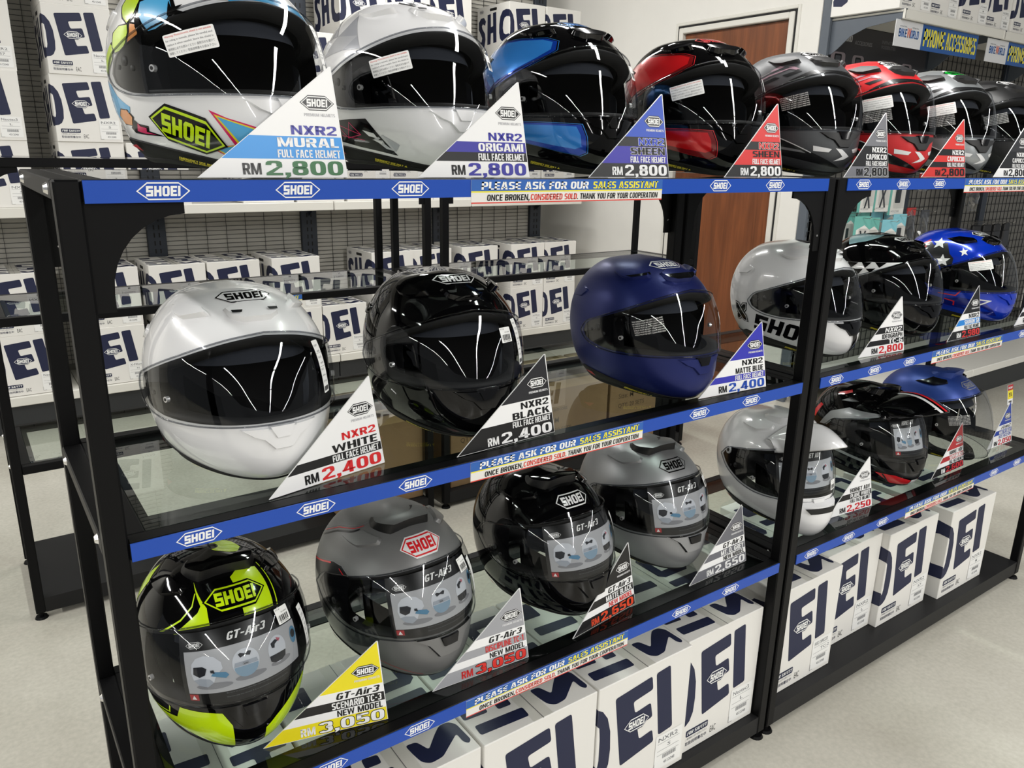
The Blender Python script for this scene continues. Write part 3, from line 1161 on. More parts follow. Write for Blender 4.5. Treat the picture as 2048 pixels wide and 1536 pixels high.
def S(th, s):
    """point of the outer shell: th degrees round from the nose, s from base rim to crown"""
    a = np.radians(np.asarray(th, float))
    a, s = np.broadcast_arrays(a, np.asarray(s, float))
    FY, FZ, SW, SZ, BY, BZ, NF = _all(s)
    c, sn = np.cos(a), np.sin(a)
    n = np.where(c > 0, NF, 2.15)
    cx = np.sign(sn) * np.abs(sn) ** (2 / n)
    cc = np.abs(c) ** (2 / n)
    yc = .02 * np.clip((s - .7) / .3, 0, 1) ** 1.5
    y = np.where(c > 0, yc - (FY + yc) * cc, yc + (BY - yc) * cc)
    x = SW * cx
    z = SZ + np.where(c > 0, FZ - SZ, BZ - SZ) * c * c
    return np.stack([x, y, z], -1)


def SN(th, s):
    th = np.asarray(th, float)
    s = np.clip(np.asarray(s, float), .004, .985)
    e = 1.2
    du = S(th + e, s) - S(th - e, s)
    dv = S(th, s + .012) - S(th, s - .012)
    n = np.cross(du, dv)
    return n / np.maximum(np.linalg.norm(n, axis=-1, keepdims=True), 1e-12)


def SO(th, s, off):
    th, s = np.broadcast_arrays(np.asarray(th, float), np.asarray(s, float))
    return S(th, s) + SN(th, s) * np.asarray(off)[..., None] if np.ndim(off) else S(th, s) + SN(th, s) * off


# eye-port outlines: (angle, s) tables measured on the helmets
PORT = {
    'nxr': dict(tip=99.5, top=[(0, .665), (25, .648), (51, .613), (71, .572), (88, .52), (95, .488), (98.5, .455), (99.5, .43)],
                bot=[(0, .350), (40, .350), (75, .352), (88, .366), (95, .388), (98.5, .410), (99.5, .43)]),
    'gt': dict(tip=105., top=[(0, .668), (35, .662), (67, .645), (90, .605), (100, .565), (105, .50)],
               bot=[(0, .360), (40, .362), (70, .368), (84, .392), (97, .445), (105, .50)]),
    'jet': dict(tip=104., top=[(0, .665), (35, .655), (67, .632), (90, .585), (99, .54), (104, .46)],
                bot=[(0, .05), (50, .05), (66, .10), (80, .22), (95, .36), (104, .46)]),
    'adv': dict(tip=105., top=[(0, .668), (35, .66), (67, .64), (90, .60), (100, .56), (105, .50)],
                bot=[(0, .330), (40, .330), (70, .345), (84, .38), (97, .44), (105, .50)]),
}
RIM = [(0, .062), (25, .066), (48, .085), (75, .115), (100, .150), (108, .155), (116, .125), (135, .10), (180, .09)]


def _interp(tb, t):
    t = np.abs(np.asarray(t, float))
    return np.interp(t, [p[0] for p in tb], [p[1] for p in tb]) if len(tb) < 3 else _pch(tb, t)


def _pch(tb, t):
    f = _spl([p[0] for p in tb], [p[1] for p in tb])
    return np.clip(f(np.clip(t, tb[0][0], tb[-1][0])), min(p[1] for p in tb), max(p[1] for p in tb))


RUBBER = mat('black_rubber', (.008, .008, .008), .6, spec=.25)
GLOSSBLK = mat('gloss_black_plastic', (.005, .005, .006), .12, spec=.35)
MATTBLK = mat('matt_black_plastic', (.012, .012, .013), .45)
LINER = mat('dark_liner_fabric', (.016, .016, .018), .95)
CHEEK = mat('cheek_pad_mesh', (.02, .024, .034), .9)
VISOR = clear_mat('clear_visor', (.80, .81, .82), 1.49, 0.0, 1.0)
VISEDGE = clear_mat('visor_edge', (.55, .56, .58), 1.5, .08, .9)
FILMCLR = clear_mat('clear_film', (.9, .9, .9), 1.4, .05)
PIN = mat('visor_pin', (.7, .7, .7), .2, .6)
LINERED = mat('red_release_tab', srgb('#b0182a'), .5)
YEL = ink('#e3d21a')


def split(polys, ax, step):
    out = []
    for P in polys:
        lo, hi = min(p[ax] for p in P), max(p[ax] for p in P)
        k = math.floor(lo / step + 1e-6) + 1
        rest = P
        while k * step < hi - 1e-7 and len(rest) > 2:
            c = k * step
            a, b = [], []
            for i in range(len(rest)):
                p, q = rest[i], rest[(i + 1) % len(rest)]
                d, e = p[ax] - c, q[ax] - c
                if abs(d) < 1e-9:
                    a.append(p)
                    b.append(p)
                else:
                    (a if d < 0 else b).append(p)
                if abs(d) >= 1e-9 and abs(e) >= 1e-9 and (d < 0) != (e < 0):
                    t = -d / (e - d)
                    x = (p[0] + t * (q[0] - p[0]), p[1] + t * (q[1] - p[1]))
                    a.append(x)
                    b.append(x)
            if len(a) > 2:
                out.append(a)
            rest = b
            k += 1
        if len(rest) > 2:
            out.append(rest)
    return out


def emit(mb, polys, m, off):
    """faces given in (th, s), put on the shell in one go"""
    if not polys:
        return
    th = np.array([p[0] for P in polys for p in P])
    s = np.array([p[1] for P in polys for p in P])
    n = SN(th, s)
    F, k = [], 0
    for P in polys:
        F.append(tuple(range(k, k + len(P))))
        k += len(P)
    mb.add(S(th, s) + n * off, F, m, n)


def surf(mb, polys, m, off):
    """polygons in (th, s) laid on the shell at a small height"""
    emit(mb, split(split(polys, 0, 4.0), 1, .022), m, off)


def region(mb, poly, m, off=.0004, mirror=False):
    """painted area given by its outline in (th, s)"""
    T = [[poly[i] for i in t] for t in tess(poly)]
    T = [t if _area(t) > 0 else t[::-1] for t in T]
    surf(mb, T, m, off)
    if mirror:
        surf(mb, [[(-a, b) for a, b in t][::-1] for t in T], m, off)


def _area(t):
    return sum(t[i][0] * t[(i + 1) % len(t)][1] - t[(i + 1) % len(t)][0] * t[i][1] for i in range(len(t)))


def line(mb, pts, w, m, off=.0007, mirror=False):
    """thin painted line through (th, s) points, w metres wide"""
    ks = w / .30
    kt = math.degrees(w / .13)
    for a, b in zip(pts[:-1], pts[1:]):
        d = np.array([(b[0] - a[0]) / kt, (b[1] - a[1]) / ks])
        L = np.hypot(*d) + 1e-9
        n = np.array([-d[1], d[0]]) / L * .5
        t = d / L * .3
        q = [(a[0] + (n[0] - t[0]) * kt, a[1] + (n[1] - t[1]) * ks), (b[0] + (n[0] + t[0]) * kt, b[1] + (n[1] + t[1]) * ks),
             (b[0] + (-n[0] + t[0]) * kt, b[1] + (-n[1] + t[1]) * ks), (a[0] + (-n[0] - t[0]) * kt, a[1] + (-n[1] - t[1]) * ks)]
        region(mb, q[::-1], m, off, mirror)


def art_on(mb, art, th0, s0, rot=0.0, off=.0008, dl=.0002):
    """flat art (metres) wrapped on the shell round (th0, s0)"""
    Ls = np.linalg.norm(S(th0, s0 + .01) - S(th0, s0 - .01)) / .02
    ss = np.linspace(0, 1, 101)
    Rt = np.linalg.norm(S(th0 + 1.0, ss) - S(th0 - 1.0, ss), axis=-1) / math.radians(2.0)
    c, sn = math.cos(math.radians(rot)), math.sin(math.radians(rot))
    groups = {}
    for a in art:
        layer = a[2] if len(a) > 2 else 0
        for P in split(split([list(a[0])], 0, .008), 1, .008):
            if _area(P) < 0:
                P = P[::-1]
            groups.setdefault((layer, a[1]), []).append(P)
    for (layer, m), PP in groups.items():
        uv = np.array([p for P in PP for p in P])
        u, v = uv[:, 0] * c - uv[:, 1] * sn, uv[:, 0] * sn + uv[:, 1] * c
        s = s0 + v / Ls
        th = th0 + np.degrees(u / np.maximum(np.interp(s, ss, Rt), .02))
        k, Q = 0, []
        for P in PP:
            Q.append(list(zip(th[k:k + len(P)], s[k:k + len(P)])))
            k += len(P)
        emit(mb, Q, m, off + layer * dl)


def raised(poly, h, m, skirt=None, inset=.86, hf=None):
    """moulded part standing h above the shell, chamfered round its outline"""
    b = MB()
    if _area(poly) < 0:
        poly = poly[::-1]
    N = []
    for i in range(len(poly)):                      # densify the outline
        p, q = poly[i], poly[(i + 1) % len(poly)]
        n = max(1, int(max(abs(q[0] - p[0]) / 5, abs(q[1] - p[1]) / .025)))
        for k in range(n):
            N.append((p[0] + (q[0] - p[0]) * k / n, p[1] + (q[1] - p[1]) * k / n))
    cx, cy = sum(p[0] for p in N) / len(N), sum(p[1] for p in N) / len(N)
    top = [(cx + (p[0] - cx) * inset, cy + (p[1] - cy) * inset) for p in N]
    H = hf or (lambda t, s: h)
    T = [[top[i] for i in t] for t in tess(top)]
    T = [t if _area(t) > 0 else t[::-1] for t in T]
    PP = split(split(T, 0, 5.0), 1, .025)
    emit(b, PP, m, np.array([H(a, c) for P in PP for a, c in P])[:, None])
    th, s = np.array([p[0] for p in N]), np.array([p[1] for p in N])
    n0 = SN(th, s)
    lo = S(th, s) - n0 * .001
    tt, ts = np.array([p[0] for p in top]), np.array([p[1] for p in top])
    n1 = SN(tt, ts)
    hi = S(tt, ts) + n1 * np.array([H(a, c) for a, c in top])[:, None]
    k = len(N)
    vs = list(lo) + list(hi)
    cen = S(cx, cy)
    b.add(vs, [(i, (i + 1) % k, k + (i + 1) % k, k + i) for i in range(k)], skirt or m)
    return b


def gridpatch(b, th, lo, hi, nr, m, off, flip=False):
    """columns th, rows between s=lo(th) and s=hi(th)"""
    th = np.asarray(th, float)
    c = len(th)
    V, Nn = [], []
    for r in range(nr + 1):
        s = lo + (hi - lo) * r / nr
        n = SN(th, s)
        V.append(S(th, s) + n * off)
        Nn.append(n)
    V = np.concatenate(V)
    Nn = np.concatenate(Nn)
    F = [(r * c + i, r * c + i + 1, (r + 1) * c + i + 1, (r + 1) * c + i) for r in range(nr) for i in range(c - 1)]
    if flip:
        F = [f[::-1] for f in F]
        Nn = -Nn
    b.add(V, F, m, Nn)


def build_helmet(style, paint, decals, label, place, group=None, film=None, stickers=(), vents='nxr', logo=None,
                 vent_mat=None, side_vent_mat=None, peak=None, trap=None, chin_mat=None, extra=None, dark=False):
    x, y, z, yaw, pitch = place
    root = empty('motorcycle_helmet', (x, y, z))
    root.rotation_euler = (math.radians(-pitch), 0, math.radians(yaw))
    root.scale = (HS, HS, HS)
    tag(root, label, 'helmet', group)
    P = PORT[style]
    su = lambda t: np.where(np.abs(t) >= P['tip'], P['top'][-1][1], _interp(P['top'], t))
    sl = lambda t: np.where(np.abs(t) >= P['tip'], P['top'][-1][1], _interp(P['bot'], t))
    rim = lambda t: np.minimum(_interp(RIM, t), sl(t) - .01)
    th = np.unique(np.round(np.concatenate([np.arange(-180, 180.01, 3.0)] + [g * np.arange(P['tip'] - 5, P['tip'] + .01, 1.0) for g in (-1, 1)]), 2))
    # painted shell with everything printed on it
    b = MB()
    gridpatch(b, th, rim(th), sl(th), 12, paint, 0)
    gridpatch(b, th, su(th), np.full_like(th, .982), 24, paint, 0)
    cap = S(th, np.full_like(th, .982))
    k = len(th)
    b.add(list(cap) + [S(0., 1.)], [(i, i + 1, k) for i in range(k - 1)], paint,
          list(SN(th, np.full_like(th, .982))) + [(0, 0, 1)])
    if decals:
        decals(b)
    if logo:
        art_on(b, badge_art(0, 0, logo[0], logo[1], logo[2], logo[3] if len(logo) > 3 else None), 0, .868 if vents == 'nxr' else .762)
    shell = b.build('shell', root, smooth=True)
    # rubber base trim
    b = MB()
    gridpatch(b, th, np.full_like(th, 0.), rim(th) + .004, 4, RUBBER, .0008)
    e = MB()
    pts = SO(th[:-1], rim(th[:-1]) + .004, .0006)
    b.tube(pts, .0016, RUBBER, 5, True)
    pts = SO(th[:-1], np.full(len(th) - 1, .012), -.003)
    b.tube(pts, .0065, RUBBER, 6, True)
    trim = b.build('base_trim', root, smooth=True)
    b = MB()
    art_on(b, lay(text_art('EMERGENCY USE ONLY', -.028, -.0025, .052, .0045, YEL, .02), 0)
           + lay(poly_art([(.026, -.0025), (.031, -.0025), (.0285, .003)], YEL), 0)
           + lay(text_art('FOR CHEEK PAD REMOVAL', -.028, -.0055, .046, .0022, YEL, .01), 0), -54, .062, -7, .0035)
    b.build('release_label', trim, smooth=True)
    for sgn in (-1, 1):
        b = MB()
        region(b, [(sgn * 107, .128), (sgn * 97, .138), (sgn * 94, .10)], LINERED, .004)
        b.build('release_tab', trim)
    # inner lining and the rubber lip round the eye port
    b = MB()
    lt = np.arange(-180, 180.01, 6.0)
    tipi = P['tip'] - 26
    sl2 = np.where(np.abs(lt) < tipi, np.maximum(sl(lt) - .012, .04), .5)
    su2 = np.where(np.abs(lt) < tipi, su(lt) + .012, .5)
    gridpatch(b, lt, np.full_like(lt, .03), sl2, 6, LINER, -.021)
    gridpatch(b, lt, su2, np.full_like(lt, .98), 12, LINER, -.021)
    c2 = SO(lt, np.full_like(lt, .98), -.021)
    b.add(list(c2) + [tuple(c2.mean(0))], [(i, i + 1, len(lt)) for i in range(len(lt) - 1)], LINER)
    bt = np.arange(-180, 180.01, 6.0)
    r0, r1 = SO(bt, np.full_like(bt, .012), -.003), SO(bt, np.full_like(bt, .03), -.021)
    n = len(bt)
    b.add(list(r0) + list(r1), [(i, i + 1, n + i + 1, n + i) for i in range(n - 1)], LINER)
    if style == 'nxr':                              # neck roll closing the underside
        zt = SO(bt, np.full_like(bt, .06), -.024)
        b.add(list(zt) + [tuple(zt.mean(0))], [(i, i + 1, n) for i in range(n - 1)], LINER)
    # forehead and cheek padding seen through the port
    for sgn in (-1, 1):
        ct = np.linspace(38, 72, 8) * sgn
        gridpatch(b, ct, np.full(8, .30), np.linspace(.44, .52, 8), 5, CHEEK, -.032 if style != 'jet' else -.028)
    ft = np.linspace(-60, 60, 20)
    gridpatch(b, ft, np.full(20, .585), np.full(20, .66), 3, CHEEK, -.030)
    liner = b.build('liner', root, smooth=True)
    b = MB()
    pt = np.linspace(-P['tip'] + 6, P['tip'] - 6, 61)
    for fn, d in ((su, -1), (sl, 1)):
        a0 = SO(pt, fn(pt), .0006)
        a1 = SO(pt, fn(pt) + d * .012, .0012)
        a2 = SO(pt, fn(pt) + d * .016, -.021)
        n = len(pt)
        F = []
        for q in range(2):
            F += [(q * n + i, q * n + i + 1, (q + 1) * n + i + 1, (q + 1) * n + i) for i in range(n - 1)]
        b.add(list(a0) + list(a1) + list(a2), F, RUBBER)
    b.build('eye_port_seal', root, smooth=True)
    # pivot cover plates under the clear shield
    for sgn in (-1, 1):
        b = MB()
        ti = 72 if style != 'jet' else 80
        pt = np.linspace(ti, P['tip'], 12) * sgn
        if sgn < 0:
            pt = pt[::-1]
        gridpatch(b, pt, sl(pt) + .002, su(pt) - .002, 6, GLOSSBLK, .0016)
        for (a, s_, r) in ((86, .47, .006), (80, .44, .0035), (91, .45, .003)):
            p, nn = SO(a * sgn, s_, .0016), SN(a * sgn, s_)
            b.cyl(p, p + nn * .0014, r, MATTBLK, 12)
        b.build('pivot_cover', root, smooth=True)
    # clear shield
    b = MB()
    voff = .0055 if style != 'jet' else .012
    vt = np.linspace(-P['tip'] - 1.0, P['tip'] + 1.0, 91)
    tc = np.clip(vt, -P['tip'], P['tip'])
    vlo = sl(tc) - .006
    vhi = su(tc) + .005
    if style == 'jet':
        vlo = np.maximum(vlo, .165)
    gridpatch(b, vt, vlo, vhi, 14, VISOR, voff)
    pts = list(SO(vt, vhi, voff)) + list(SO(vt[::-1], vlo[::-1], voff))
    b.tube(pts, .00135, VISEDGE, 5, True)
    if style != 'jet':                              # opening tab in the middle of the lower edge
        tt = np.linspace(-8, 8, 9)
        gridpatch(b, tt, sl(tt) - .022, sl(tt) - .004, 2, VISOR, voff + .001)
    visor = b.build('visor', root, smooth=True)
    for sgn in (-1, 1):
        b = MB()
        p, nn = SO(65.5 * sgn, .432, voff - .0012), SN(65.5 * sgn, .432)
        b.cyl(p - nn * .003, p + nn * .002, .0042, PIN, 14)
        b.cyl(p + nn * .0005, p + nn * .0026, .0022, MATTBLK, 10)
        b.build('visor_pin', visor)
    for st in stickers:
        nm, th0, s0, rot, fn = st
        b = MB()
        art_on(b, fn(), th0, s0, rot, voff + .0005, .00015)
        o = b.build(nm, visor, smooth=True)
    if film:
        b = MB()
        film(b)
        tag(b.build('product_film', visor, smooth=True), 'printed film inside the visor')
    # vents
    vm = vent_mat or paint
    sv = side_vent_mat or vm
    if vents == 'nxr':
        q = raised([(-24, .80), (-12, .832), (12, .832), (24, .80), (18, .752), (9, .728), (-9, .728), (-18, .752)], .006, vm,
                   hf=lambda t, s: .0035 + .0055 * min(max((.80 - s) / .07, 0), 1))
        if dark:
            region(q, [(-20, .770), (20, .770), (16.5, .752), (8, .734), (-8, .734), (-16.5, .752)], GLOSSBLK, .0098)
        for t0 in (-12.5, 12.5):
            region(q, [(t0 - 4, .772), (t0 + 4, .770), (t0 + 3.2, .758), (t0 - 3.2, .760)], PBLACK, .0092)
        q.build('top_vent', root, smooth=True)
        for g in (-1, 1):
            pl = [(g * 86, .825), (g * 62, .842), (g * 37, .803), (g * 33, .775), (g * 58, .768), (g * 70, .785)]
            q = raised(pl, .005, sv, hf=lambda t, s: .003 + .006 * min(max((80 - abs(t)) / 42, 0), 1))
            if dark:
                region(q, [(g * 35.5, .797), (g * 34.5, .779), (g * 57, .773), (g * 64, .782), (g * 50, .788)], GLOSSBLK, .0088, False)
            q.build('upper_vent', root, smooth=True)
            q = raised([(g * 125, .615), (g * 112, .70), (g * 103, .68), (g * 110, .63)], .0028, sv)
            q.build('rear_spoiler_fin', root, smooth=True)
        cm = chin_mat or paint
        q = raised([(-25, .333), (25, .333), (18, .303), (12, .29), (6, .252), (-6, .252), (-12, .29), (-18, .303)], .0042, cm, inset=.9)
        q.build('chin_vent', root, smooth=True)
        q = raised([(-8, .338), (8, .338), (4.5, .292), (-4.5, .292)], .0068, trap or cm, inset=.85)
        q.build('chin_shutter', root, smooth=True)
    else:
        q = raised([(-30, .852), (-12, .868), (0, .872), (12, .868), (30, .852), (62, .895), (80, .94), (-80, .94), (-62, .895)], .009, vm,
                   skirt=PBLACK if vents == 'gtx' else None, inset=.80, hf=lambda t, s: .003 + .015 * min(max((.94 - s) / .075, 0), 1))
        q.build('top_vent', root, smooth=True)
        for g in (-1, 1):
            q = raised([(g * 100, .80), (g * 88, .83), (g * 70, .875), (g * 40, .835), (g * 43, .805), (g * 70, .785)], .006, sv)
            q.build('upper_vent', root, smooth=True)
        if style != 'jet':
            cm = chin_mat or paint
            q = raised([(-27, .352), (27, .352), (18, .318), (10, .25), (-10, .25), (-18, .318)], .006, cm, skirt=PBLACK, inset=.88)
            q.build('chin_vent', root, smooth=True)
            q = raised([(-8, .345), (8, .345), (6, .30), (-6, .30)], .0105, trap or GLOSSBLK, inset=.85)
            q.build('chin_shutter', root, smooth=True)
    if peak:
        peak(root)
    if extra:
        extra(root)
    return root


# ---- stickers on the shields
def warning_white():
    A = [(p, m, 0) for p, m in poly_art(rpoly([(-.030, -.013), (.030, -.013), (.030, .013), (-.030, .013)], .002), LABELW)]
    for i, s in enumerate(['Warning: Photochromic shield is not suitable', 'for riding in tunnels, please be careful and', 'replace it when needed. Store the shield in', '使用前に必ずお読みください 直射日光を避けて', '保管してください 取扱説明書をお読み下さい']):
        A += [(p, m, 1) for p, m in text_art(s, -.028, .0085 - .0048 * i, .055, .0030, CARDGREY if i else NRED, 0)]
    return A


def warning_etched():
    A = []
    for i in range(7):
        A += [(p, m, 0) for p, m in text_art('THIS SHIELD MUST BE KEPT CLEAN AND FREE OF OIL'[i:34 + i], -.028, .011 - .0040 * i, .055, .0024, LABELW, 0)]
    return A


def barcode():
    A = [(p, m, 0) for p, m in poly_art(rpoly([(-.012, -.012), (.012, -.012), (.012, .012), (-.012, .012)], .0015), LABELW)]
    xx = -.0095
    for i in range(22):
        w = .0008 if (i * 7) % 3 else .0004
        if (i * 5) % 4 != 1:
            A += [(p, m, 1) for p, m in poly_art([(xx, -.0085), (xx + w, -.0085), (xx + w, .0005), (xx, .0005)], PBLACK)]
        xx += .00086
    A += [(p, m, 1) for p, m in text_art('RM 2,400.00', -.002, .0030, .011, .0018, PBLACK, 0)]
    A += [(p, m, 1) for p, m in text_art('ACT. 88', -.0105, .0085, .008, .0016, PBLACK, 0)]
    A += [(p, m, 1) for p, m in text_art('4512048', -.0085, -.0108, .016, .0016, PBLACK, 0)]
    return A


def size_strip():
    A = [(p, m, 0) for p, m in poly_art(rpoly([(-.0068, -.037), (.0068, -.037), (.0068, .037), (-.0068, .037)], .001), LABELW)]
    for i, s in enumerate(['ITEM', 'NXR2', 'COLOR', 'WHITE', 'SIZE', 'M', '57-58']):
        A += [(p, m, 1) for p, m in text_art(s, -.005 + .002 * (i % 2), .028 - .0085 * i, .0012 * len(s) + .002, .0026, CARDGREY, 0)]
    for v in (.018, -.001, -.014):
        A += [(p, m, 1) for p, m in poly_art([(-.0068, v), (.0068, v), (.0068, v + .0004), (-.0068, v + .0004)], CARDGREY)]
    xx = -.0052
    for i in range(12):
        A += [(p, m, 1) for p, m in poly_art([(xx, -.0345), (xx + .0005, -.0345), (xx + .0005, -.0285), (xx, -.0285)], PBLACK)]
        xx += .0009
    return A


WW = ('warning_sticker', -43, .512, 9, warning_white)
WE = ('etched_notice', -43, .50, 9, warning_etched)
BC = ('barcode_sticker', 20, .545, 2, barcode)
ST = ('size_label', 35, .508, 5, size_strip)


def cover_film(title, th0=-37, th1=38, base='#b9babd'):
    GR = ink(base, .3)
    LB = ink('#8fa9bd', .3)
    DK = ink('#26282d', .3)
    WH2 = ink('#d7dbe2', .3)
    BLU = ink('#5d8fb0', .3)

    def f(b):
        o = .0018
        region(b, [(th0 - 3, .362), (th1 + 3, .362), (th1 + 3, .648), (th0 - 3, .648)], ink('#08090a', .3), o)
        region(b, [(th0, .405), (th1, .405), (th1, .574), (th0, .574)], GR, o + .0003)
        w = th1 - th0
        A = [(p, m, 1) for p, m in text_art(title, -.030 * min(1, w / 60), -.004, .060 * min(1, w / 60), .0112, PWHITE, .03, shear=.45)]
        art_on(b, A, th0 + w * .52, .606, 0, o + .0004)
        art_on(b, badge_art(0, 0, .024, PWHITE, ink('#08090a', .3), h=.009), th0 + w * .10, .598, 0, o + .0004)

        def oval(cx, cy, rx, ry, n=16, a0=0, a1=360):
            return [(cx + rx * math.cos(math.radians(a0 + (a1 - a0) * k / n)), cy + ry * math.sin(math.radians(a0 + (a1 - a0) * k / n))) for k in range(n)]
        # the pictured helmets: one from the side with its shield up, two from the front, one cut off
        def pic(cx, cy, pts, m, k):
            region(b, [(cx + px * w / 75, cy + py) for px, py in pts], m, o + .0004 + .0002 * k)
        SH = ink('#8d8e92', .3)
        MID = ink('#aab1bb', .3)
        c0 = th0 + w * .18
        region(b, oval(c0 + 3 * w / 75, .432, 11 * w / 75, .012), SH, o + .0006)
        pic(c0, .49, [(-9, -.03), (-6, -.052), (-1, -.060), (3, -.045), (5, -.02), (9.5, .005), (9, .030), (5, .055), (-1, .064), (-6, .056), (-9, .035), (-10, .0)], WH2, 1)
        pic(c0, .49, [(-9, -.03), (-6, -.052), (-1, -.060), (3, -.045), (1, -.03), (-5, -.025)], MID, 2)
        pic(c0, .49, [(-8.6, -.006), (-5, -.020), (-1.5, -.012), (0, .012), (-2.5, .022), (-8, .022)], DK, 3)
        pic(c0, .49, [(2, -.018), (10.5, -.034), (12.5, -.024), (11, -.012), (4, -.004)], BLU, 3)
        pic(c0, .49, [(2, -.006), (4.5, -.010), (4, .004), (2, .004)], DK, 4)
        c1 = th0 + w * .48
        region(b, oval(c1 + 2 * w / 75, .440, 9 * w / 75, .012), SH, o + .0006)
        pic(c1, .495, oval(0, 0, 7.4, .054, 22), WH2, 1)
        pic(c1, .495, [(6.6 * math.cos(math.radians(t)), -.012 + .042 * math.sin(math.radians(t))) for t in range(180, 361, 15)], LB, 2)
        pic(c1, .495, [(-6.6, -.010), (6.6, -.010), (5.8, .006), (-5.8, .006)], MID, 3)
        pic(c1, .495, [(-3.4, .036), (-2.4, .022), (0, .028), (2.4, .022), (3.4, .036), (2.2, .040), (0, .034), (-2.2, .040)], DK, 3)
        art_on(b, badge_art(0, 0, .010, DK, WH2, h=.0038), c1, .492, 0, o + .0012)
        c2 = th0 + w * .75
        region(b, oval(c2 + 2 * w / 75, .445, 8 * w / 75, .012), SH, o + .0006)
        pic(c2, .497, oval(0, 0, 6.8, .054, 22), WH2, 1)
        pic(c2, .497, [(-6.2, -.018), (6.2, -.018), (5.6, -.040), (2.5, -.050), (-2.5, -.050), (-5.6, -.040)], DK, 2)
        pic(c2, .497, [(-4.5, .030), (-1, .040), (1.5, .032), (-1.5, .022), (-2, .008), (-4, .012)], DK, 2)
        pic(c2, .497, [(0, .046), (3.2, .036), (1.5, .026), (.4, .034)], ink('#c06a78', .3), 2)
        region(b, oval(th1 - 3.6 * w / 75, .515, 3.2 * w / 75, .036), BLU, o + .0008)
        region(b, oval(th1 - 3.8 * w / 75, .520, 2.2 * w / 75, .018), DK, o + .0010)
        # warning mark and small print
        region(b, [(th0, .378), (th0 + 5.5, .378), (th0 + 5.5, .402), (th0, .402)], ink('#b3232b', .3), o + .0005)
        region(b, [(th0 + 1.2, .382), (th0 + 4.2, .382), (th0 + 2.7, .398)], PWHITE, o + .0008)
        A = []
        for i, s in enumerate(('Be sure to remove this film before riding and read the manual', 'Do not use the shield if it is scratched or cracked in any way')):
            A += [(p, m, 0) for p, m in text_art(s, -.045, .003 - .006 * i, .095, .0022, CARDGREY, 0)]
        art_on(b, A, th0 + w * .55, .388, 0, o + .0004)
    return f
# ------------------------------------------------------------------ the helmets on the racks
def gloss(name, h, rough=.16, coat=.8, metal=0.0):
    return mat(name, srgb(h), rough, metal, coat, noise=0)


PEARL = gloss('pearl_white_paint', '#e9e9ea', .22, .8)
BLK = mat('gloss_black_paint', (.0015, .0015, .0018), .05, spec=.4)
MBLK = mat('matt_black_paint', srgb('#121213'), .42)
MBLUE = mat('matt_blue_paint', srgb('#1c2663'), .36, .45, flake=.05)
GREYM = mat('matt_grey_paint', srgb('#4d4f52'), .40, .25, flake=.05)
GREYL = mat('matt_deep_grey_paint', srgb('#98999b'), .38, .5, flake=.06)
GREYD = mat('matt_charcoal_paint', srgb('#7c7c7c'), .40, .35, flake=.05)
REDM = mat('matt_red_paint', srgb('#cf2429'), .35, .1)
SILV = mat('silver_paint', srgb('#9ea2a4'), .32, .55, .3)
BLUEC = mat('candy_blue_paint', srgb('#0b3fae'), .18, .5, 1.0)
BLUEL = mat('light_candy_blue_paint', srgb('#2f86dc'), .22, .4, 1.0)
REDC = mat('candy_red_paint', srgb('#d3161c'), .2, .35, 1.0)
REDD = mat('dark_candy_red_paint', srgb('#7a0a10'), .2, .3, 1.0)
LIME = mat('lime_paint', srgb('#c3e40c'), .22, 0, .6)
CYAN = mat('sky_blue_paint', srgb('#4aa9dd'), .25, 0, .6)
ORNG = mat('orange_paint', srgb('#dd8a35'), .25, 0, .6)
PINK = mat('magenta_paint', srgb('#d4205f'), .25, 0, .6)
DBLUE = mat('deep_blue_paint', srgb('#0c1f86'), .2, .3, .8)
VBLUE = mat('vivid_blue_paint', srgb('#0a36c0'), .2, .3, .8)
TEAL = mat('pale_teal_paint', srgb('#7d9fa6'), .25, .4, .6)
KW = mat('paint_white', srgb('#e8e8e8'), .25, 0, .6)
KB = mat('paint_black', srgb('#060607'), .1, spec=.4)
KR = mat('paint_red', srgb('#d6222a'), .25, 0, .6)
KG = mat('paint_grey', srgb('#8b8c8f'), .3, .2, .4)
KP = mat('paint_dusky_pink', srgb('#a98b98'), .3, .2, .3)
KN = mat('paint_near_black', srgb('#1a1b1d'), .3, .1, .3)
KGN = mat('paint_green', srgb('#18b53c'), .25, 0, .6)
FAC1 = mat('paint_facet_pale', srgb('#c6c7cb'), .22, .1, .8)
FAC2 = mat('paint_facet_mid', srgb('#b4b6bc'), .22, .1, .8)

TOPZ, MIDZ, LOWZ = ZT + .0002, ZM + .0002, ZL + .0002


def star(cx, cy, r, kt, ks, rot=90):
    out = []
    for k in range(10):
        q = r if k % 2 == 0 else r * .42
        a = math.radians(rot + 36 * k)
        out.append((cx + q * math.cos(a) * kt, cy + q * math.sin(a) * ks))
    return out


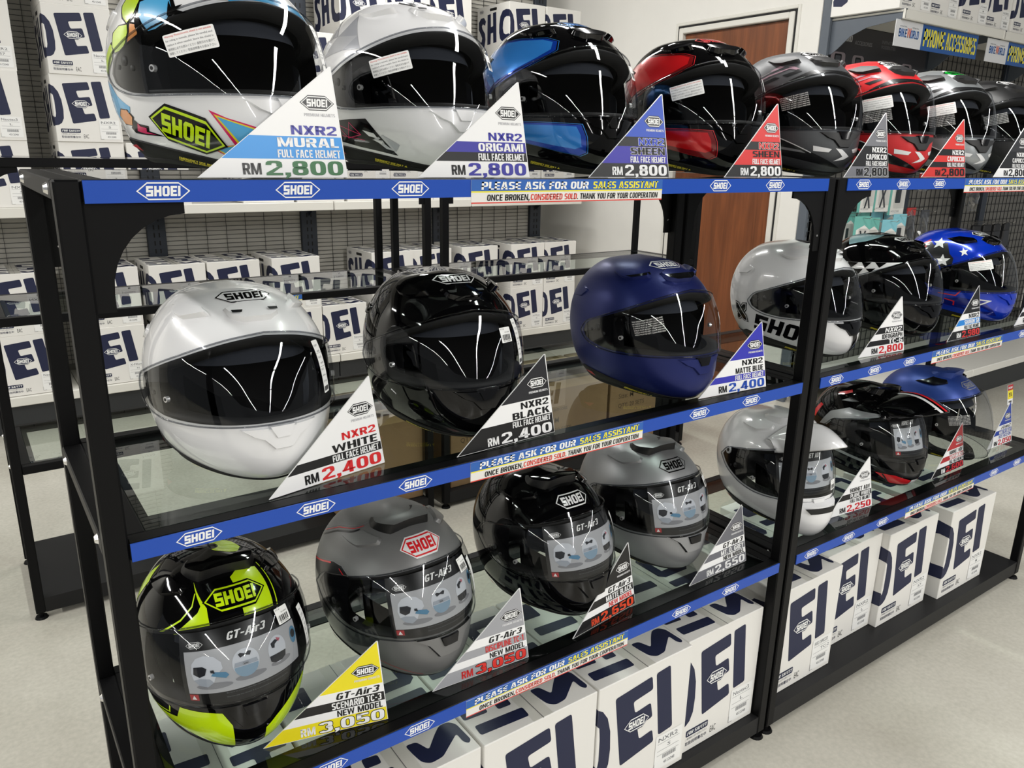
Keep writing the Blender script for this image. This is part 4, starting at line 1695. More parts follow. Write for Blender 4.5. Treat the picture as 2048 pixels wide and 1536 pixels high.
# top shelf ----------------------------------------------------------------
def d_mural(b):
    def blob(poly, m, o=.0004):
        cx, cy = sum(p[0] for p in poly) / len(poly), sum(p[1] for p in poly) / len(poly)
        region(b, [(cx + (p[0] - cx) * 1.2, cy + (p[1] - cy) * 1.13) for p in poly], KB, o)
        region(b, poly, m, o + .0004)
    region(b, [(-125, .42), (-107, .395), (-100.5, .352), (-89.5, .305), (-90.5, .285), (-104, .25), (-125, .30)], CYAN)
    region(b, [(-18.5, .655), (-19.5, .68), (-4, .72), (12, .70), (30, .68), (45, .64), (30, .648), (12, .66), (4, .667), (-4, .668)], CYAN)
    region(b, [(-32.5, .66), (-26, .665), (-20, .70), (-28, .74), (-36, .70)], PINK)
    region(b, [(-24, .66), (-19, .66), (-14, .70), (-18, .74), (-22, .71)], YEL)
    region(b, [(-110, .80), (-60, .84), (-40, .90), (-90, .92), (-130, .86)], CYAN)
    blob([(-76.5, .690), (-66, .700), (-54, .690), (-52, .64), (-56, .592), (-62.5, .570), (-67.5, .566), (-72, .600), (-76, .640)], CYAN)
    region(b, [(-54, .672), (-52, .642), (-45, .650), (-49, .630), (-43, .615), (-55, .612)], KB, .0012)
    region(b, [(-79, .635), (-74.5, .615), (-70, .560), (-73, .548), (-77.5, .590)], KB, .0012)
    blob([(-82.5, .608), (-77.5, .600), (-75.5, .565), (-78.5, .527), (-85.5, .508), (-88.5, .508), (-83.5, .537)], ORNG)
    blob([(-81, .740), (-77.5, .700), (-80, .643), (-85, .612), (-90, .64), (-94, .69), (-92, .74)], LIME, .0009)
    blob([(-84.5, .605), (-83.5, .575), (-85.0, .537), (-88, .512), (-94, .506), (-97, .532), (-97, .583), (-92, .605)], LIME, .0011)
    blob([(-101, .545), (-97, .530), (-99, .485), (-108, .430), (-114, .450), (-110.5, .497)], LIME)
    blob([(-99.5, .297), (-93, .292), (-90, .263), (-92.5, .228), (-100.5, .235), (-104, .270)], ORNG)
    region(b, [(-89, .250), (-86.5, .233), (-79, .223), (-80, .200), (-70, .178), (-83, .180), (-93, .19), (-95, .215)], KB)
    region(b, [(-87, .236), (-85.5, .222), (-81, .214), (-82, .196), (-75, .184), (-84, .188), (-90, .20)], PINK, .0008)
    # zig-zag flash on the chin
    region(b, [(-62, .285), (-52, .262), (-44, .262), (-58, .235)], PINK)
    region(b, [(-42.5, .295), (-34.5, .272), (-12, .235), (-16, .165), (-34, .105), (-46, .150), (-33, .176)], PINK)
    region(b, [(-40.5, .282), (-33.5, .266), (-12, .228), (-17, .165), (-34, .112), (-44, .150), (-31, .180)], YEL, .0008)
    region(b, [(-39, .274), (-33.5, .262), (-12, .222), (-18, .165), (-34, .118), (-42, .150), (-29.5, .182)], CYAN, .0011)
    art_on(b, badge_art(0, 0, .105, LIME, KB, LIME, .040, KB), -56.5, .215, -15, .0015, .0003)


LIMEK = (.088, LIME, KB)
build_helmet('nxr', PEARL, d_mural, 'white helmet covered in lime, blue and orange cartoon splashes, top shelf',
             (.194, .207, TOPZ, 12.5, .3), 'helmets on the top shelf', stickers=(('warning_sticker', -43, .510, 9, warning_white), ST), logo=(.085, KB, PEARL))


def d_origami(b):
    region(b, [(-79, .30), (-66, .30), (-58, .215), (-48, .115), (-75, .145), (-100, .19), (-97, .295)], KB)
    region(b, [(-70, .245), (-62, .23), (-60, .205), (-66, .215)], KW, .0009)
    region(b, [(-64, .198), (-57, .19), (-58, .175)], KW, .0009)
    region(b, [(-56.5, .225), (-49, .14), (-55.5, .15), (-63, .20)], FAC1)
    region(b, [(-56.5, .225), (-49, .14), (-46, .18)], FAC2, .0006)
    for p, q in (((-93, .28), (-84, .20)), ((-84, .20), (-72, .22)), ((-72, .22), (-80, .285)), ((-93, .28), (-72, .22)), ((-84, .20), (-80, .285)), ((-90, .215), (-70, .19))):
        line(b, [p, q], .0009, PINK, .0008)
    for i, (poly, m) in enumerate((([(-110, .60), (-95, .70), (-84, .62)], FAC1), ([(-95, .70), (-78, .80), (-70, .68)], FAC2), ([(-95, .70), (-70, .68), (-84, .62)], FAC1),
                                   ([(-84, .62), (-70, .68), (-66, .61)], FAC2), ([(-120, .70), (-95, .70), (-110, .82)], FAC2))):
        region(b, poly, m, .0004, True)


build_helmet('nxr', PEARL, d_origami, 'white helmet with pale folded-paper facets and black cheek, top shelf',
             (.487, .262, TOPZ, 2.6, 1.0), 'helmets on the top shelf', stickers=(('warning_sticker', -43, .512, 9, warning_white), ('barcode_sticker', 36, .55, 4, barcode)), logo=(.088, KB, PEARL))


def d_sheen(c1, c2, edge):
    def f(b):
        up = [(-127, .62), (-124, .71), (-105.5, .745), (-96.5, .772), (-74, .768), (-45.5, .745), (-35, .716), (-37.5, .664), (-52, .622), (-74, .570), (-91.5, .520), (-100, .475), (-110, .54)]
        ch = [(-75, .285), (-67, .320), (-26, .308), (-23.5, .258), (-23.5, .182), (-28.5, .162), (-45, .175), (-66, .203), (-78, .23)]
        cx, cy = -78, .66
        region(b, [(cx + (p[0] - cx) * 1.05, cy + (p[1] - cy) * 1.07) for p in up], edge, .0003, True)
        region(b, [(cx + (p[0] - cx) * 1.035, cy + (p[1] - cy) * 1.05) for p in up], KB, .0005, True)
        region(b, up, c2, .0007, True)
        region(b, [(cx + (p[0] - cx) * .90, cy + (p[1] - cy) * .84 + .008) for p in up], c1, .0010, True)
        cx, cy = -50, .24
        region(b, [(cx + (p[0] - cx) * 1.05, cy + (p[1] - cy) * 1.07) for p in ch], edge, .0003, True)
        region(b, [(cx + (p[0] - cx) * 1.03, cy + (p[1] - cy) * 1.04) for p in ch], KB, .0005, True)
        region(b, ch, c2, .0007, True)
        region(b, [(cx + (p[0] - cx) * .93 - 2, cy + (p[1] - cy) * .72 + .012) for p in ch], c1, .0010, True)
    return f


build_helmet('nxr', BLK, d_sheen(BLUEL, BLUEC, BLUEL), 'gloss black helmet with candy blue side and chin panels, top shelf',
             (.768, .253, TOPZ, -2.5, .6), 'helmets on the top shelf', stickers=(('barcode_sticker', 33, .56, 4, barcode),), logo=(.085, BLUEL, KB), dark=True)
build_helmet('nxr', BLK, d_sheen(REDC, REDD, KR), 'gloss black helmet with candy red side and chin panels, top shelf',
             (1.07, .226, TOPZ, -11.8, .3), 'helmets on the top shelf', stickers=(WW, ('barcode_sticker', 42, .56, 4, barcode)), logo=(.085, KR, KB), dark=True)


def d_capr(acc, acc2, white, low=True):
    def f(b):
        region(b, [(-62, .600), (-44, .655), (-24, .70), (24, .70), (44, .655), (62, .600), (46, .634), (25, .66), (0, .675), (-25, .66), (-46, .634)], KN, .0004)
        region(b, [(-90, .63), (-64, .685), (-58, .672), (-86, .612)], KN, .0005, True)
        region(b, [(-56, .69), (-38, .715), (-34, .70), (-50, .672)], KN, .0005, True)
        line(b, [(-100, .62), (-72, .70), (-48, .735), (-40, .72)], .0026, acc, .0008, True)
        line(b, [(-95, .67), (-72, .725), (-60, .745)], .0016, acc2, .0008, True)
        region(b, [(-72, .735), (-60, .765), (-54, .755), (-66, .73)], acc, .0006, True)
        region(b, [(-50, .75), (-42, .745), (-36, .72), (-40, .72), (-46, .74)], acc, .0006, True)
        region(b, [(-30, .90), (-14, .955), (-9, .94), (-20, .885)], white, .0006, True)
        region(b, [(-26, .845), (-15, .862), (-10, .835), (-22, .80)], white, .0006, True)
        region(b, [(-24, .905), (24, .905), (14, .96), (-14, .96)], KN, .0004)
        region(b, [(-30, .258), (-13, .245), (-16, .226), (-30, .228)], white, .0006, True)
        region(b, [(-9, .250), (-2, .246), (10, .205), (3, .186), (-10, .172), (0, .205)], white, .0006)
        region(b, [(-100, .225), (-84, .30), (-58, .295), (-30, .215), (-12, .165), (4, .118), (-40, .158), (-75, .195)], KN, .0004)
        line(b, [(-84, .302), (-58, .297), (-32, .216)], .0018, white, .0008)
        region(b, [(-62, .245), (-40, .225), (-36, .210), (-58, .222)], acc2, .0007)
        region(b, [(84, .30), (58, .295), (30, .215), (12, .165), (10, .118), (40, .158), (75, .195)], KN, .0004)
    return f


build_helmet('nxr', GREYM, d_capr(KP, KG, KW), 'matt grey helmet with pink pinstripes and black vents, top shelf',
             (1.362, .212, TOPZ, -14, 0), 'helmets on the top shelf', stickers=(WE,), logo=(.085, KB, KW), vent_mat=MATTBLK, chin_mat=MATTBLK, trap=GLOSSBLK)
build_helmet('nxr', REDM, d_capr(KP, KR, KW), 'red helmet with black vents and white chin stripes, top shelf',
             (1.608, .197, TOPZ, -11, -.4), 'helmets on the top shelf', stickers=(('warning_sticker', -43, .53, 6, warning_white), ('etched_notice', -43, .455, 6, warning_etched)),
             logo=(.085, KB, KW), vent_mat=MATTBLK, chin_mat=MATTBLK, trap=GLOSSBLK)
build_helmet('nxr', SILV, d_capr(KG, KN, KW), 'silver grey helmet with a green forehead badge, top shelf',
             (1.88, .195, TOPZ, -14, -.4), 'helmets on the top shelf', stickers=(('warning_sticker', -43, .53, 6, warning_white), ('etched_notice', -43, .455, 6, warning_etched)),
             logo=(.085, KB, KGN), vent_mat=MATTBLK, chin_mat=MATTBLK, trap=GLOSSBLK)
build_helmet('nxr', MBLK, None, 'plain matt black helmet cut by the photo edge, top shelf',
             (2.20, .22, TOPZ, -14, 0), 'helmets on the top shelf', stickers=(WE,), logo=(.085, KW, KB), vent_mat=MATTBLK)

# middle shelf ---------------------------------------------------------------
build_helmet('nxr', PEARL, None, 'plain pearl white full face helmet at the left end of the middle shelf',
             (.188, .206, MIDZ, 2.0, .4), 'helmets on the middle shelf', stickers=(ST,), logo=(.088, KB, PEARL))
build_helmet('nxr', BLK, None, 'plain gloss black full face helmet in the middle of the middle shelf',
             (.508, .199, MIDZ, -4.8, .4), 'helmets on the middle shelf', stickers=(BC, ST), logo=(.088, KW, KB))
build_helmet('nxr', MBLUE, None, 'matte dark blue helmet at the near rack middle shelf right end',
             (.918, .162, MIDZ, -1.2, .6), 'helmets on the middle shelf', stickers=(WE, ('barcode_sticker', 38, .50, 4, barcode)), logo=(.088, KW, MBLUE), trap=GLOSSBLK, dark=True)


def d_bigword(b):
    art_on(b, word_art('SHOEI', -.085, -.019, .17, .040, KB, .13, .18), -66, .238, -7, .0006)
    for r, o in ((48, 0), (-42, .0012)):
        for w, h, m, k in ((.066, .0215, KB, 0), (.060, .0165, PEARL, 1), (.055, .0125, KB, 2)):
            art_on(b, lay(poly_art(hexagon(0, 0, w, h), m), k), -111, .325, r, .0006 + o, .0003)
    region(b, [(-14, .345), (-11, .30), (0, .275), (14, .26), (34, .26), (40, .335)], KB)
    region(b, [(-1, .279), (8, .273), (15, .115), (4, .105)], KB, .0005)
    line(b, [(-2.5, .28), (2.5, .107)], .0012, KB)
    region(b, [(-16, .93), (16, .93), (40, .99), (-40, .99)], KB)


build_helmet('nxr', PEARL, d_bigword, 'white helmet with huge black chin lettering behind the middle posts',
             (1.437, .205, MIDZ, -1.5, .4), 'helmets on the middle shelf', logo=(.088, KW, KB, KW), chin_mat=KB, trap=GLOSSBLK)


def d_checker(b):
    band = [(-112, .645), (-94.5, .652), (-70.5, .667), (-33, .652), (-40, .642), (-59.5, .606), (-73.5, .566), (-88, .520), (-97, .475), (-106, .53)]
    region(b, band, KW, .0004, True)
    tri = [[(-108, .645), (-101, .648), (-106, .60)], [(-97, .65), (-86, .655), (-92, .60)], [(-82, .66), (-70, .664), (-77, .612)], [(-66, .664), (-52, .658), (-61, .618)],
           [(-101, .595), (-93, .597), (-98, .54)], [(-89, .597), (-79, .605), (-84, .545)], [(-76, .607), (-65, .612), (-71, .575)]]
    for t in tri:
        region(b, t, KB, .0008, True)
    region(b, [(-121, .845), (-110, .80), (-92, .845), (-64, .905), (-40, .95), (0, .965), (40, .95), (64, .905), (92, .845), (110, .80), (121, .845), (150, .93), (180, .95), (-180, .95), (-150, .93)][::1], TEAL, .0004)


build_helmet('nxr', BLK, d_checker, 'gloss black helmet with white and black triangle band, middle shelf',
             (1.805, .216, MIDZ, -5.9, .4), 'helmets on the middle shelf', logo=(.088, KB, KW, KB))


def d_stars(b):
    region(b, [(-108, .60), (-106, .79), (-98, .745), (-81.5, .78), (-76, .672), (-71, .633), (-72, .575), (-86.5, .532), (-97, .47)], KN, .0005, True)
    region(b, [(-125, .62), (-118, .74), (-107, .80), (-103, .755), (-102, .720), (-98, .657), (-101, .60), (-112, .55)], KR, .0004, True)
    for k in range(3):
        region(b, [(-122 + 3 * k, .63 + .045 * k), (-104, .66 + .04 * k), (-103, .675 + .04 * k), (-121 + 3 * k, .65 + .045 * k)], KW, .0008, True)
    for cx, cy, r in ((-92, .768, 1), (-83, .605, 1.05), (-58, .690, .72)):
        region(b, star(cx, cy, r, 9, .060, 96), KW, .0010, True)
    region(b, [(-90, .245), (-62, .29), (-40, .275), (-28, .21), (-20, .15), (-45, .16), (-75, .195)], DBLUE, .0004, True)
    line(b, [(-82, .312), (-66, .304), (-62, .345)], .0028, KR, .0009)
    line(b, [(-76, .262), (-67, .245), (-67, .205)], .0028, KR, .0009)
    region(b, [(-49, .295), (-30, .285), (-46, .226), (-44.5, .243), (-35, .278), (-49, .283)], KW, .0008)
    region(b, [(-60, .21), (-40, .22), (-30, .19), (-50, .17)], VBLUE, .0007)
    region(b, [(-40, .95), (40, .95), (120, .94), (-120, .94)], KN, .0004)


build_helmet('nxr', VBLUE, d_stars, 'blue helmet with white stars and red flashes, middle shelf',
             (2.16, .20, MIDZ, -3, .6), 'helmets on the middle shelf', stickers=(('warning_sticker', -40, .56, 4, warning_white),), logo=(.088, KW, KB, KW), vent_mat=BLK)

# low shelf --------------------------------------------------------------------
BOXPRINT = cover_film('GT-Air3')


def d_lime(b):
    region(b, [(60, .93), (25, .968), (-10, .985), (180, .985), (111, .95)], LIME, .0004)
    region(b, [(3.5, .845), (12, .868), (24, .870), (37, .850), (26, .66), (3.5, .668), (4.5, .777)], LIME)
    line(b, [(44, .86), (30, .66)], .0022, LIME)
    region(b, [(-34.5, .853), (-19.5, .735), (-18, .662), (-45, .645), (-26.5, .723), (-24.5, .747)], LIME)
    line(b, [(-57.5, .648), (-40, .70), (-31.5, .75), (-30.5, .80)], .0024, LIME)
    region(b, [(-110, .850), (-101, .775), (-110.5, .613), (-119, .690)], LIME, .0004)
    region(b, [(-47.5, .328), (-28, .322), (-20, .318), (-15.5, .263), (-17, .112), (-33.5, .140), (-51.5, .176), (-69.5, .186), (-88, .206), (-52.5, .262)], LIME)
    line(b, [(-84, .235), (-58, .272), (-56, .31)], .0024, LIME)
    region(b, [(7, .208), (16, .24), (32, .275), (47, .30), (58, .22), (46, .165), (25, .115), (7, .106)], LIME)
    art_on(b, badge_art(0, 0, .098, LIME, KB, LIME, .037, KB), 2.5, .757, 0, .0012, .0003)


build_helmet('gt', BLK, d_lime, 'gloss black helmet with bright lime panels, low shelf left end',
             (.136, .215, LOWZ, -1.0, 1.2), 'helmets on the low shelf', film=BOXPRINT, vents='gtx', vent_mat=BLK,
             stickers=(('barcode_sticker', 29, .615, 2, barcode), ('size_label', 50, .50, 8, size_strip)))


def d_disc(b):
    region(b, [(-135, .53), (-94, .667), (-83, .674), (-74, .640), (-88, .612), (-101, .567), (-106, .49), (-107, .42), (-130, .42)], KN, .0004, True)
    line(b, [(-128, .565), (-92, .672), (-83, .676), (-75, .648)], .0010, KG, .0007, True)
    line(b, [(-125.5, .560), (-95, .655)], .0028, KR, .0008, True)
    line(b, [(-85, .655), (-79, .635)], .0012, KR, .0008, True)
    line(b, [(-132, .735), (-109, .835), (-71, .915)], .0012, KG, .0007, True)
    line(b, [(-132, .722), (-108, .820), (-74, .895)], .0012, KR, .0007, True)
    line(b, [(-130, .700), (-107, .800), (-78, .870)], .0030, KN, .0007, True)
    region(b, [(-106, .43), (-85.5, .405), (-66, .352), (-49.5, .345), (-60, .27), (-97.5, .165), (-101, .30)], KN, .0004, True)
    line(b, [(-66, .215), (-40, .16), (-22, .125)], .0012, KR, .0007, True)
    art_on(b, badge_art(0, 0, .098, KR, KW, KR, .037, KW), 0, .763, 0, .0008, .0003)


build_helmet('gt', GREYD, d_disc, 'matt charcoal helmet with a red and white forehead badge, low shelf',
             (.417, .208, LOWZ, 5.8, 0), 'helmets on the low shelf', film=BOXPRINT, vents='gtx', side_vent_mat=GREYD,
             stickers=(('barcode_sticker', 27, .60, 2, barcode), ('size_label', 42, .50, 8, size_strip)))
build_helmet('gt', BLK, None, 'plain gloss black full face helmet with printed shield film on the low shelf',
             (.73, .205, LOWZ, 1.2, .7), 'helmets on the low shelf', film=BOXPRINT, vents='gtx', logo=(.098, KW, KB),
             stickers=(('size_label', 45, .50, 8, size_strip),))
build_helmet('gt', GREYL, None, 'plain matt grey full face helmet with printed shield film on the low shelf',
             (1.012, .224, LOWZ, -2.2, .4), 'helmets on the low shelf', film=BOXPRINT, vents='gtx', logo=(.098, KB, GREYL),
             stickers=(('barcode_sticker', 36, .60, 2, barcode),))


# adventure helmets with a peak
def make_peak(m, stripes=(), slot=True):
    def f(root):
        b = MB()
        nu, nv = 25, 9
        top, bot = [], []
        for i in range(nu):
            u = -1 + 2 * i / (nu - 1)
            au = abs(u)
            th = u * 52
            s0 = .862 - .13 * au ** 1.6
            p0 = Vector(SO(th, s0, .006))
            tip = Vector((u * .082, -.222 + .125 * au ** 2.2, .246 - .050 * au ** 2))
            for j in range(nv):
                t = j / (nv - 1)
                q = p0.lerp(tip, t)
                q.z += .020 * math.sin(math.pi * t) * (1 - .45 * au)
                top.append(q)
                bot.append(q - Vector((0, 0, .0035 + .003 * (1 - t))))
        F = []
        for i in range(nu - 1):
            for j in range(nv - 1):
                a = i * nv + j
                F.append((a, a + 1, a + nv + 1, a + nv))
        K = nu * nv
        F2 = [tuple(K + k for k in f_[::-1]) for f_ in F]
        E = []
        for i in range(nu - 1):
            a = i * nv + nv - 1
            E.append((a, a + K, a + nv + K, a + nv))
        for j in range(nv - 1):
            E.append((j, j + K, j + 1 + K, j + 1)[::-1])
            a = (nu - 1) * nv + j
            E.append((a, a + K, a + 1 + K, a + 1))
        b.add(top + bot, F + F2 + E, m)
        for (i0, i1, j0, j1, mm) in stripes:
            V, idx, FF = [], {}, []
            for i in range(i0, i1 + 1):
                for j in range(j0, j1 + 1):
                    idx[(i, j)] = len(V)
                    V.append(top[i * nv + j] + Vector((0, 0, .0008)))
            for i in range(i0, i1):
                for j in range(j0, j1):
                    FF.append((idx[(i, j)], idx[(i, j + 1)], idx[(i + 1, j + 1)], idx[(i + 1, j)]))
            b.add(V, FF, mm)
        pk = b.build('peak', root, smooth=True)
        for g in (3, nu - 5):
            V = []
            for (i, j) in ((g, 3), (g + 1, 3), (g + 1, 6), (g, 6)):
                V.append(top[i * nv + j] + Vector((0, 0, .0012)))
            c = MB()
            c.add(V + [v - Vector((0, 0, .002)) for v in V], [(0, 1, 2, 3), (0, 4, 5, 1), (1, 5, 6, 2), (2, 6, 7, 3), (3, 7, 4, 0)], GLOSSBLK)
            c.build('peak_vent', pk)
        for g in (-1, 1):
            c = MB()
            p, n = SO(g * 97, .557, 0), SN(g * 97, .557)
            c.cyl(p, p + n * .004, .010, m, 18, .009)
            c.cyl(p + n * .004, p + n * .0046, .005, MATTBLK, 6)
            c.build('peak_screw', root)
    return f


def beak(m, lower=None):
    def f(root):
        q = raised([(-34, .335), (34, .335), (40, .25), (26, .06), (-26, .06), (-40, .25)], .016, m, inset=.74,
                   hf=lambda t, s: .024 - .020 * (abs(t) / 34) ** 2)
        region(q, [(-17, .295), (17, .295), (12, .262), (-12, .262)], PBLACK, .0245)
        q.build('chin_beak', root, smooth=True)
    return f


ADVFILM = cover_film('HORNET ADV', -38, 30, '#c9ccd0')
build_helmet('adv', PEARL, None, 'white adventure helmet with a long peak behind the middle posts',
             (1.416, .193, LOWZ, -15, -.2), 'helmets on the low shelf', film=ADVFILM, vents='adv', peak=make_peak(PEARL), extra=beak(PEARL), trap=PEARL,
             stickers=(('barcode_sticker', 24, .40, 0, barcode),))


def d_adv(b):
    region(b, [(-116, .485), (-106, .635), (-87, .722), (-52, .702), (-36, .682), (-72, .634), (-78, .565), (-93, .520)], SILV, .0004, True)
    region(b, [(-78, .655), (-60, .690), (-45, .690), (-70, .650)], KG, .0007, True)
    region(b, [(-100, .757), (-84, .840), (-48, .865), (-60, .805), (-76, .787)], SILV, .0004, True)
    region(b, [(-114, .81), (-96, .885), (-92, .858), (-104, .805)], KR, .0004, True)
    region(b, [(-140, .52), (-129, .66), (-122, .657), (-129, .51)], KR, .0004, True)
    region(b, [(-112, .335), (-98, .330), (-84, .318), (-60, .285), (-50, .255), (-62, .262), (-84, .29), (-100, .30)], SILV, .0004, True)
    region(b, [(-52, .200), (-31, .206), (-8, .165), (-8, .105), (-32, .095)], KR, .0005, True)
    line(b, [(-44, .195), (-36, .105)], .004, KN, .0009, True)
    region(b, [(-7, .17), (7, .17), (7, .10), (-7, .10)], KW, .0006)
    region(b, [(-60, .275), (-30, .245), (-8, .235), (8, .235), (30, .245), (60, .275), (40, .212), (0, .18), (-40, .212)], KN, .0004)


build_helmet('adv', BLK, d_adv, 'black, silver and red adventure helmet with a peak, low shelf',
             (1.825, .20, LOWZ, -5.5, -.2), 'helmets on the low shelf', film=cover_film('HORNET ADV', -31, 8, '#c9ccd0'), vents='adv',
             peak=make_peak(BLK, ((9, 10, 1, 8, KW), (11, 12, 1, 8, KR), (14, 15, 1, 8, KW))), trap=GLOSSBLK)
MB2 = mat('matt_royal_blue_paint', srgb('#25408c'), .4, .35, flake=.05)
build_helmet('jet', MB2, None, 'matte blue open face helmet with a long clear visor, low shelf',
             (2.142, .192, LOWZ, 3, 0), 'helmets on the low shelf', vents='jet', logo=(.095, KG, MB2), vent_mat=MB2, side_vent_mat=GLOSSBLK,
             stickers=(('etched_notice', -42, .48, 4, warning_etched),))
# ------------------------------------------------------------------ triangular price cards
def I(h):
    return ink(h, .3)


CW, CK, CG, CR, CB = '#f3f3f3', '#141416', '#77787e', '#d8302c', '#3338a8'


def price_tag(A, B, z, top, badge, rows, price, label, lean=9.0, promo=None, group='triangular price cards'):
    """A, B: left and right ends of the base on the shelf; rows: (ground, text, ink, style)"""
    A, B = Vector((A[0], A[1], z)), Vector((B[0], B[1], z))
    U = (B - A)
    L = U.length
    U.normalize()
    back = Vector((-U.y, U.x, 0))
    le = math.radians(lean)
    V = Vector((0, 0, 1)) * math.cos(le) + back * math.sin(le)
    n = U.cross(V)
    if n.dot(Vector((0, -1, 0))) < 0:
        n = -n
    H = .1235
    ax = L - .009
    th = .0016
    b = MB()
    fn = lambda u, v, t: U * u + V * v + n * t
    base = I(price[0])
    b.prism([(0, 0), (L, 0), (ax + .0012, H), (ax - .001, H)], fn, I(CW), -th, 0)

    def xl(v):
        return ax * v / H

    def xr(v):
        return L - (L - ax) * v / H
    cuts = [0, .165, .258, .366, .478, 1.0]
    cols = [price[0], rows[2][0], rows[1][0], rows[0][0], top]
    art = []
    for k in range(5):
        v0, v1 = cuts[k] * H + (.0006 if k == 0 else 0), cuts[k + 1] * H - (.0006 if k == 4 else 0)
        e = .0007
        art += lay(poly_art([(xl(v0) + e, v0), (xr(v0) - e, v0), (xr(v1) - e, v1), (xl(v1) + e * .7, v1)], I(cols[k])), 0)
    # badge
    bw = .0385
    cx, cy = L - .006 - bw / 2 - .0035, .668 * H
    line_c, fill_c = badge
    art += [(p, m, l + 1) for p, m, l in badge_art(cx, cy, bw, I(line_c), I(fill_c), h=.0145, edge=I(fill_c))]
    art += lay(text_art('PREMIUM HELMETS', L - .0085, .548 * H, .037, .0033, I('#b9b9bd' if top in (CW,) else '#e2e2e4'), .012, 'R'), 1)
    spec = {'wide': (.054, .0100, .035, .0), 'gt': (.062, .0098, .03, .3), 'name': (.072, .0102, .032, 0), 'nameS': (.050, .0102, .032, 0), 'sub': (.074, .0088, .022, 0), 'nm': (.066, .0092, .035, 0), 'it': (.058, .0098, .02, .3)}
    for k, (g, s, c, st) in enumerate(rows):
        w, h, bo, sh = spec[st]
        v = (cuts[3 - k] + cuts[4 - k]) / 2 * H
        w = min(w, (xr(v) - xl(v)) * .86)
        o = None
        if isinstance(c, tuple):
            c, o = c
        if o:
            art += lay(halo_art(s, xr(v) - .005 - h * sh, v - h / 2, w, h, I(o), .0007, 'R', sh), 2)
        art += lay(text_art(s, xr(v) - .005 - h * sh, v - h / 2, w, h, I(c), bo, 'R', sh), 3)
    g, rmc, ps, pc, po = price
    pw, ph = .092 * L / .172, .0158
    v0 = .020 * H
    if po:
        art += lay(halo_art(ps, xr(v0) - .005, v0, pw, ph, I(po), .0010, 'R'), 2)
    art += lay(text_art(ps, xr(v0) - .005, v0, pw, ph, I(pc), .032, 'R'), 3)
    art += lay(text_art('RM', xr(v0) - .005 - pw - .005, v0 + .0008, .0205, .0122, I(rmc), .012, 'R'), 3)
    put(b, art, (0, 0, 0), U, V, .0002, .00012)
    if promo:
        px, pw_, ph_ = promo
        b.prism([(px, H * .93), (px + pw_, H * .93), (px + pw_, H * .93 + ph_), (px, H * .93 + ph_)], fn, I(CW), -th, 0)
        y0 = H * .93
        art = lay(poly_art([(px, y0 + ph_ * .72), (px + pw_, y0 + ph_ * .72), (px + pw_, y0 + ph_), (px, y0 + ph_)], I('#b4202a')), 0)
        art += lay(poly_art([(px, y0 + ph_ * .28), (px + pw_, y0 + ph_ * .28), (px + pw_, y0 + ph_ * .72), (px, y0 + ph_ * .72)], I('#f3e233')), 0)
        art += lay(text_art('DISCOUNT', px + pw_ / 2, y0 + ph_ * .8, pw_ * .8, ph_ * .1, I(CW), .02, 'C'), 1)
        art += lay(text_art('15%', px + pw_ / 2, y0 + ph_ * .4, pw_ * .6, ph_ * .2, I(CK), .03, 'C'), 1)
        art += lay(text_art('HELMET', px + pw_ / 2, y0 + ph_ * .1, pw_ * .6, ph_ * .09, I(CK), .03, 'C'), 1)
        put(b, art, (0, 0, 0), U, V, .0002, .00012)
    o = b.build('price_tag')
    o.location = A + Vector((0, 0, .0004 + th * math.sin(le)))
    tag(o, label, 'price tag', group)
    # little clip foot behind the card
    c = MB()
    m0 = U * (L * .62)
    for q in (.0,):
        c.obox(m0 - n * .014 + Vector((0, 0, .0016)), U * .011, n * .0125, Vector((0, 0, .0014)), GLOSSBLK)
        c.obox(m0 - n * .004 + V * .009 - n * .001, U * .008, n * .0010, V * .008, GLOSSBLK)
    c.build('clip_foot', o)
    return o


tz = ZT + .0003
price_tag((.113, .026), (.283, .026), tz, CW, (CW, CK), [(CW, 'NXR2', '#3330a0', 'wide'), ('#2a96e6', 'MURAL', CW, 'name'), ('#2a96e6', 'FULL FACE HELMET', CW, 'sub')],
          (CW, CK, '2,800', '#1e6b35', None), 'white and sky blue price card with green figures before the cartoon helmet')
price_tag((.376, .026), (.548, .026), tz, CW, (CW, CK), [(CW, 'NXR2', '#3330a0', 'wide'), ('#3a37a0', 'ORIGAMI', CW, 'name'), (CK, 'FULL FACE HELMET', CW, 'sub')],
          (CW, CK, '2,800', '#3330a0', None), 'white price card with violet and black bands before the folded-paper helmet')
price_tag((.654, .026), (.818, .026), tz, '#2f52bd', (CW, CK), [(CK, 'NXR2', ('#3a50c8', CW), 'wide'), ('#3a33a6', 'SHEEN', (CK, CW), 'name'), ('#3a33a6', 'FULL FACE HELMET', CW, 'sub')],
          (CK, CW, '2,800', CW, None), 'blue topped black price card before the blue panelled black helmet')
price_tag((.947, .026), (1.100, .026), tz, '#d6302f', (CW, CK), [(CK, 'NXR2', ('#e03838', CW), 'wide'), ('#d6302f', 'SHEEN', CK, 'name'), ('#d6302f', 'FULL FACE HELMET', CW, 'sub')],
          (CK, CW, '2,800', CW, None), 'red topped black price card before the red panelled black helmet')
price_tag((1.286, .026), (1.440, .026), tz, CG, (CW, CK), [(CK, 'NXR2', CW, 'nameS'), (CK, 'CAPRICCIO', CW, 'name'), (CK, 'FULL FACE HELMET', CW, 'sub')],
          (CG, CK, '2,800', CK, CW), 'grey and black price card, first on the right rack top shelf')
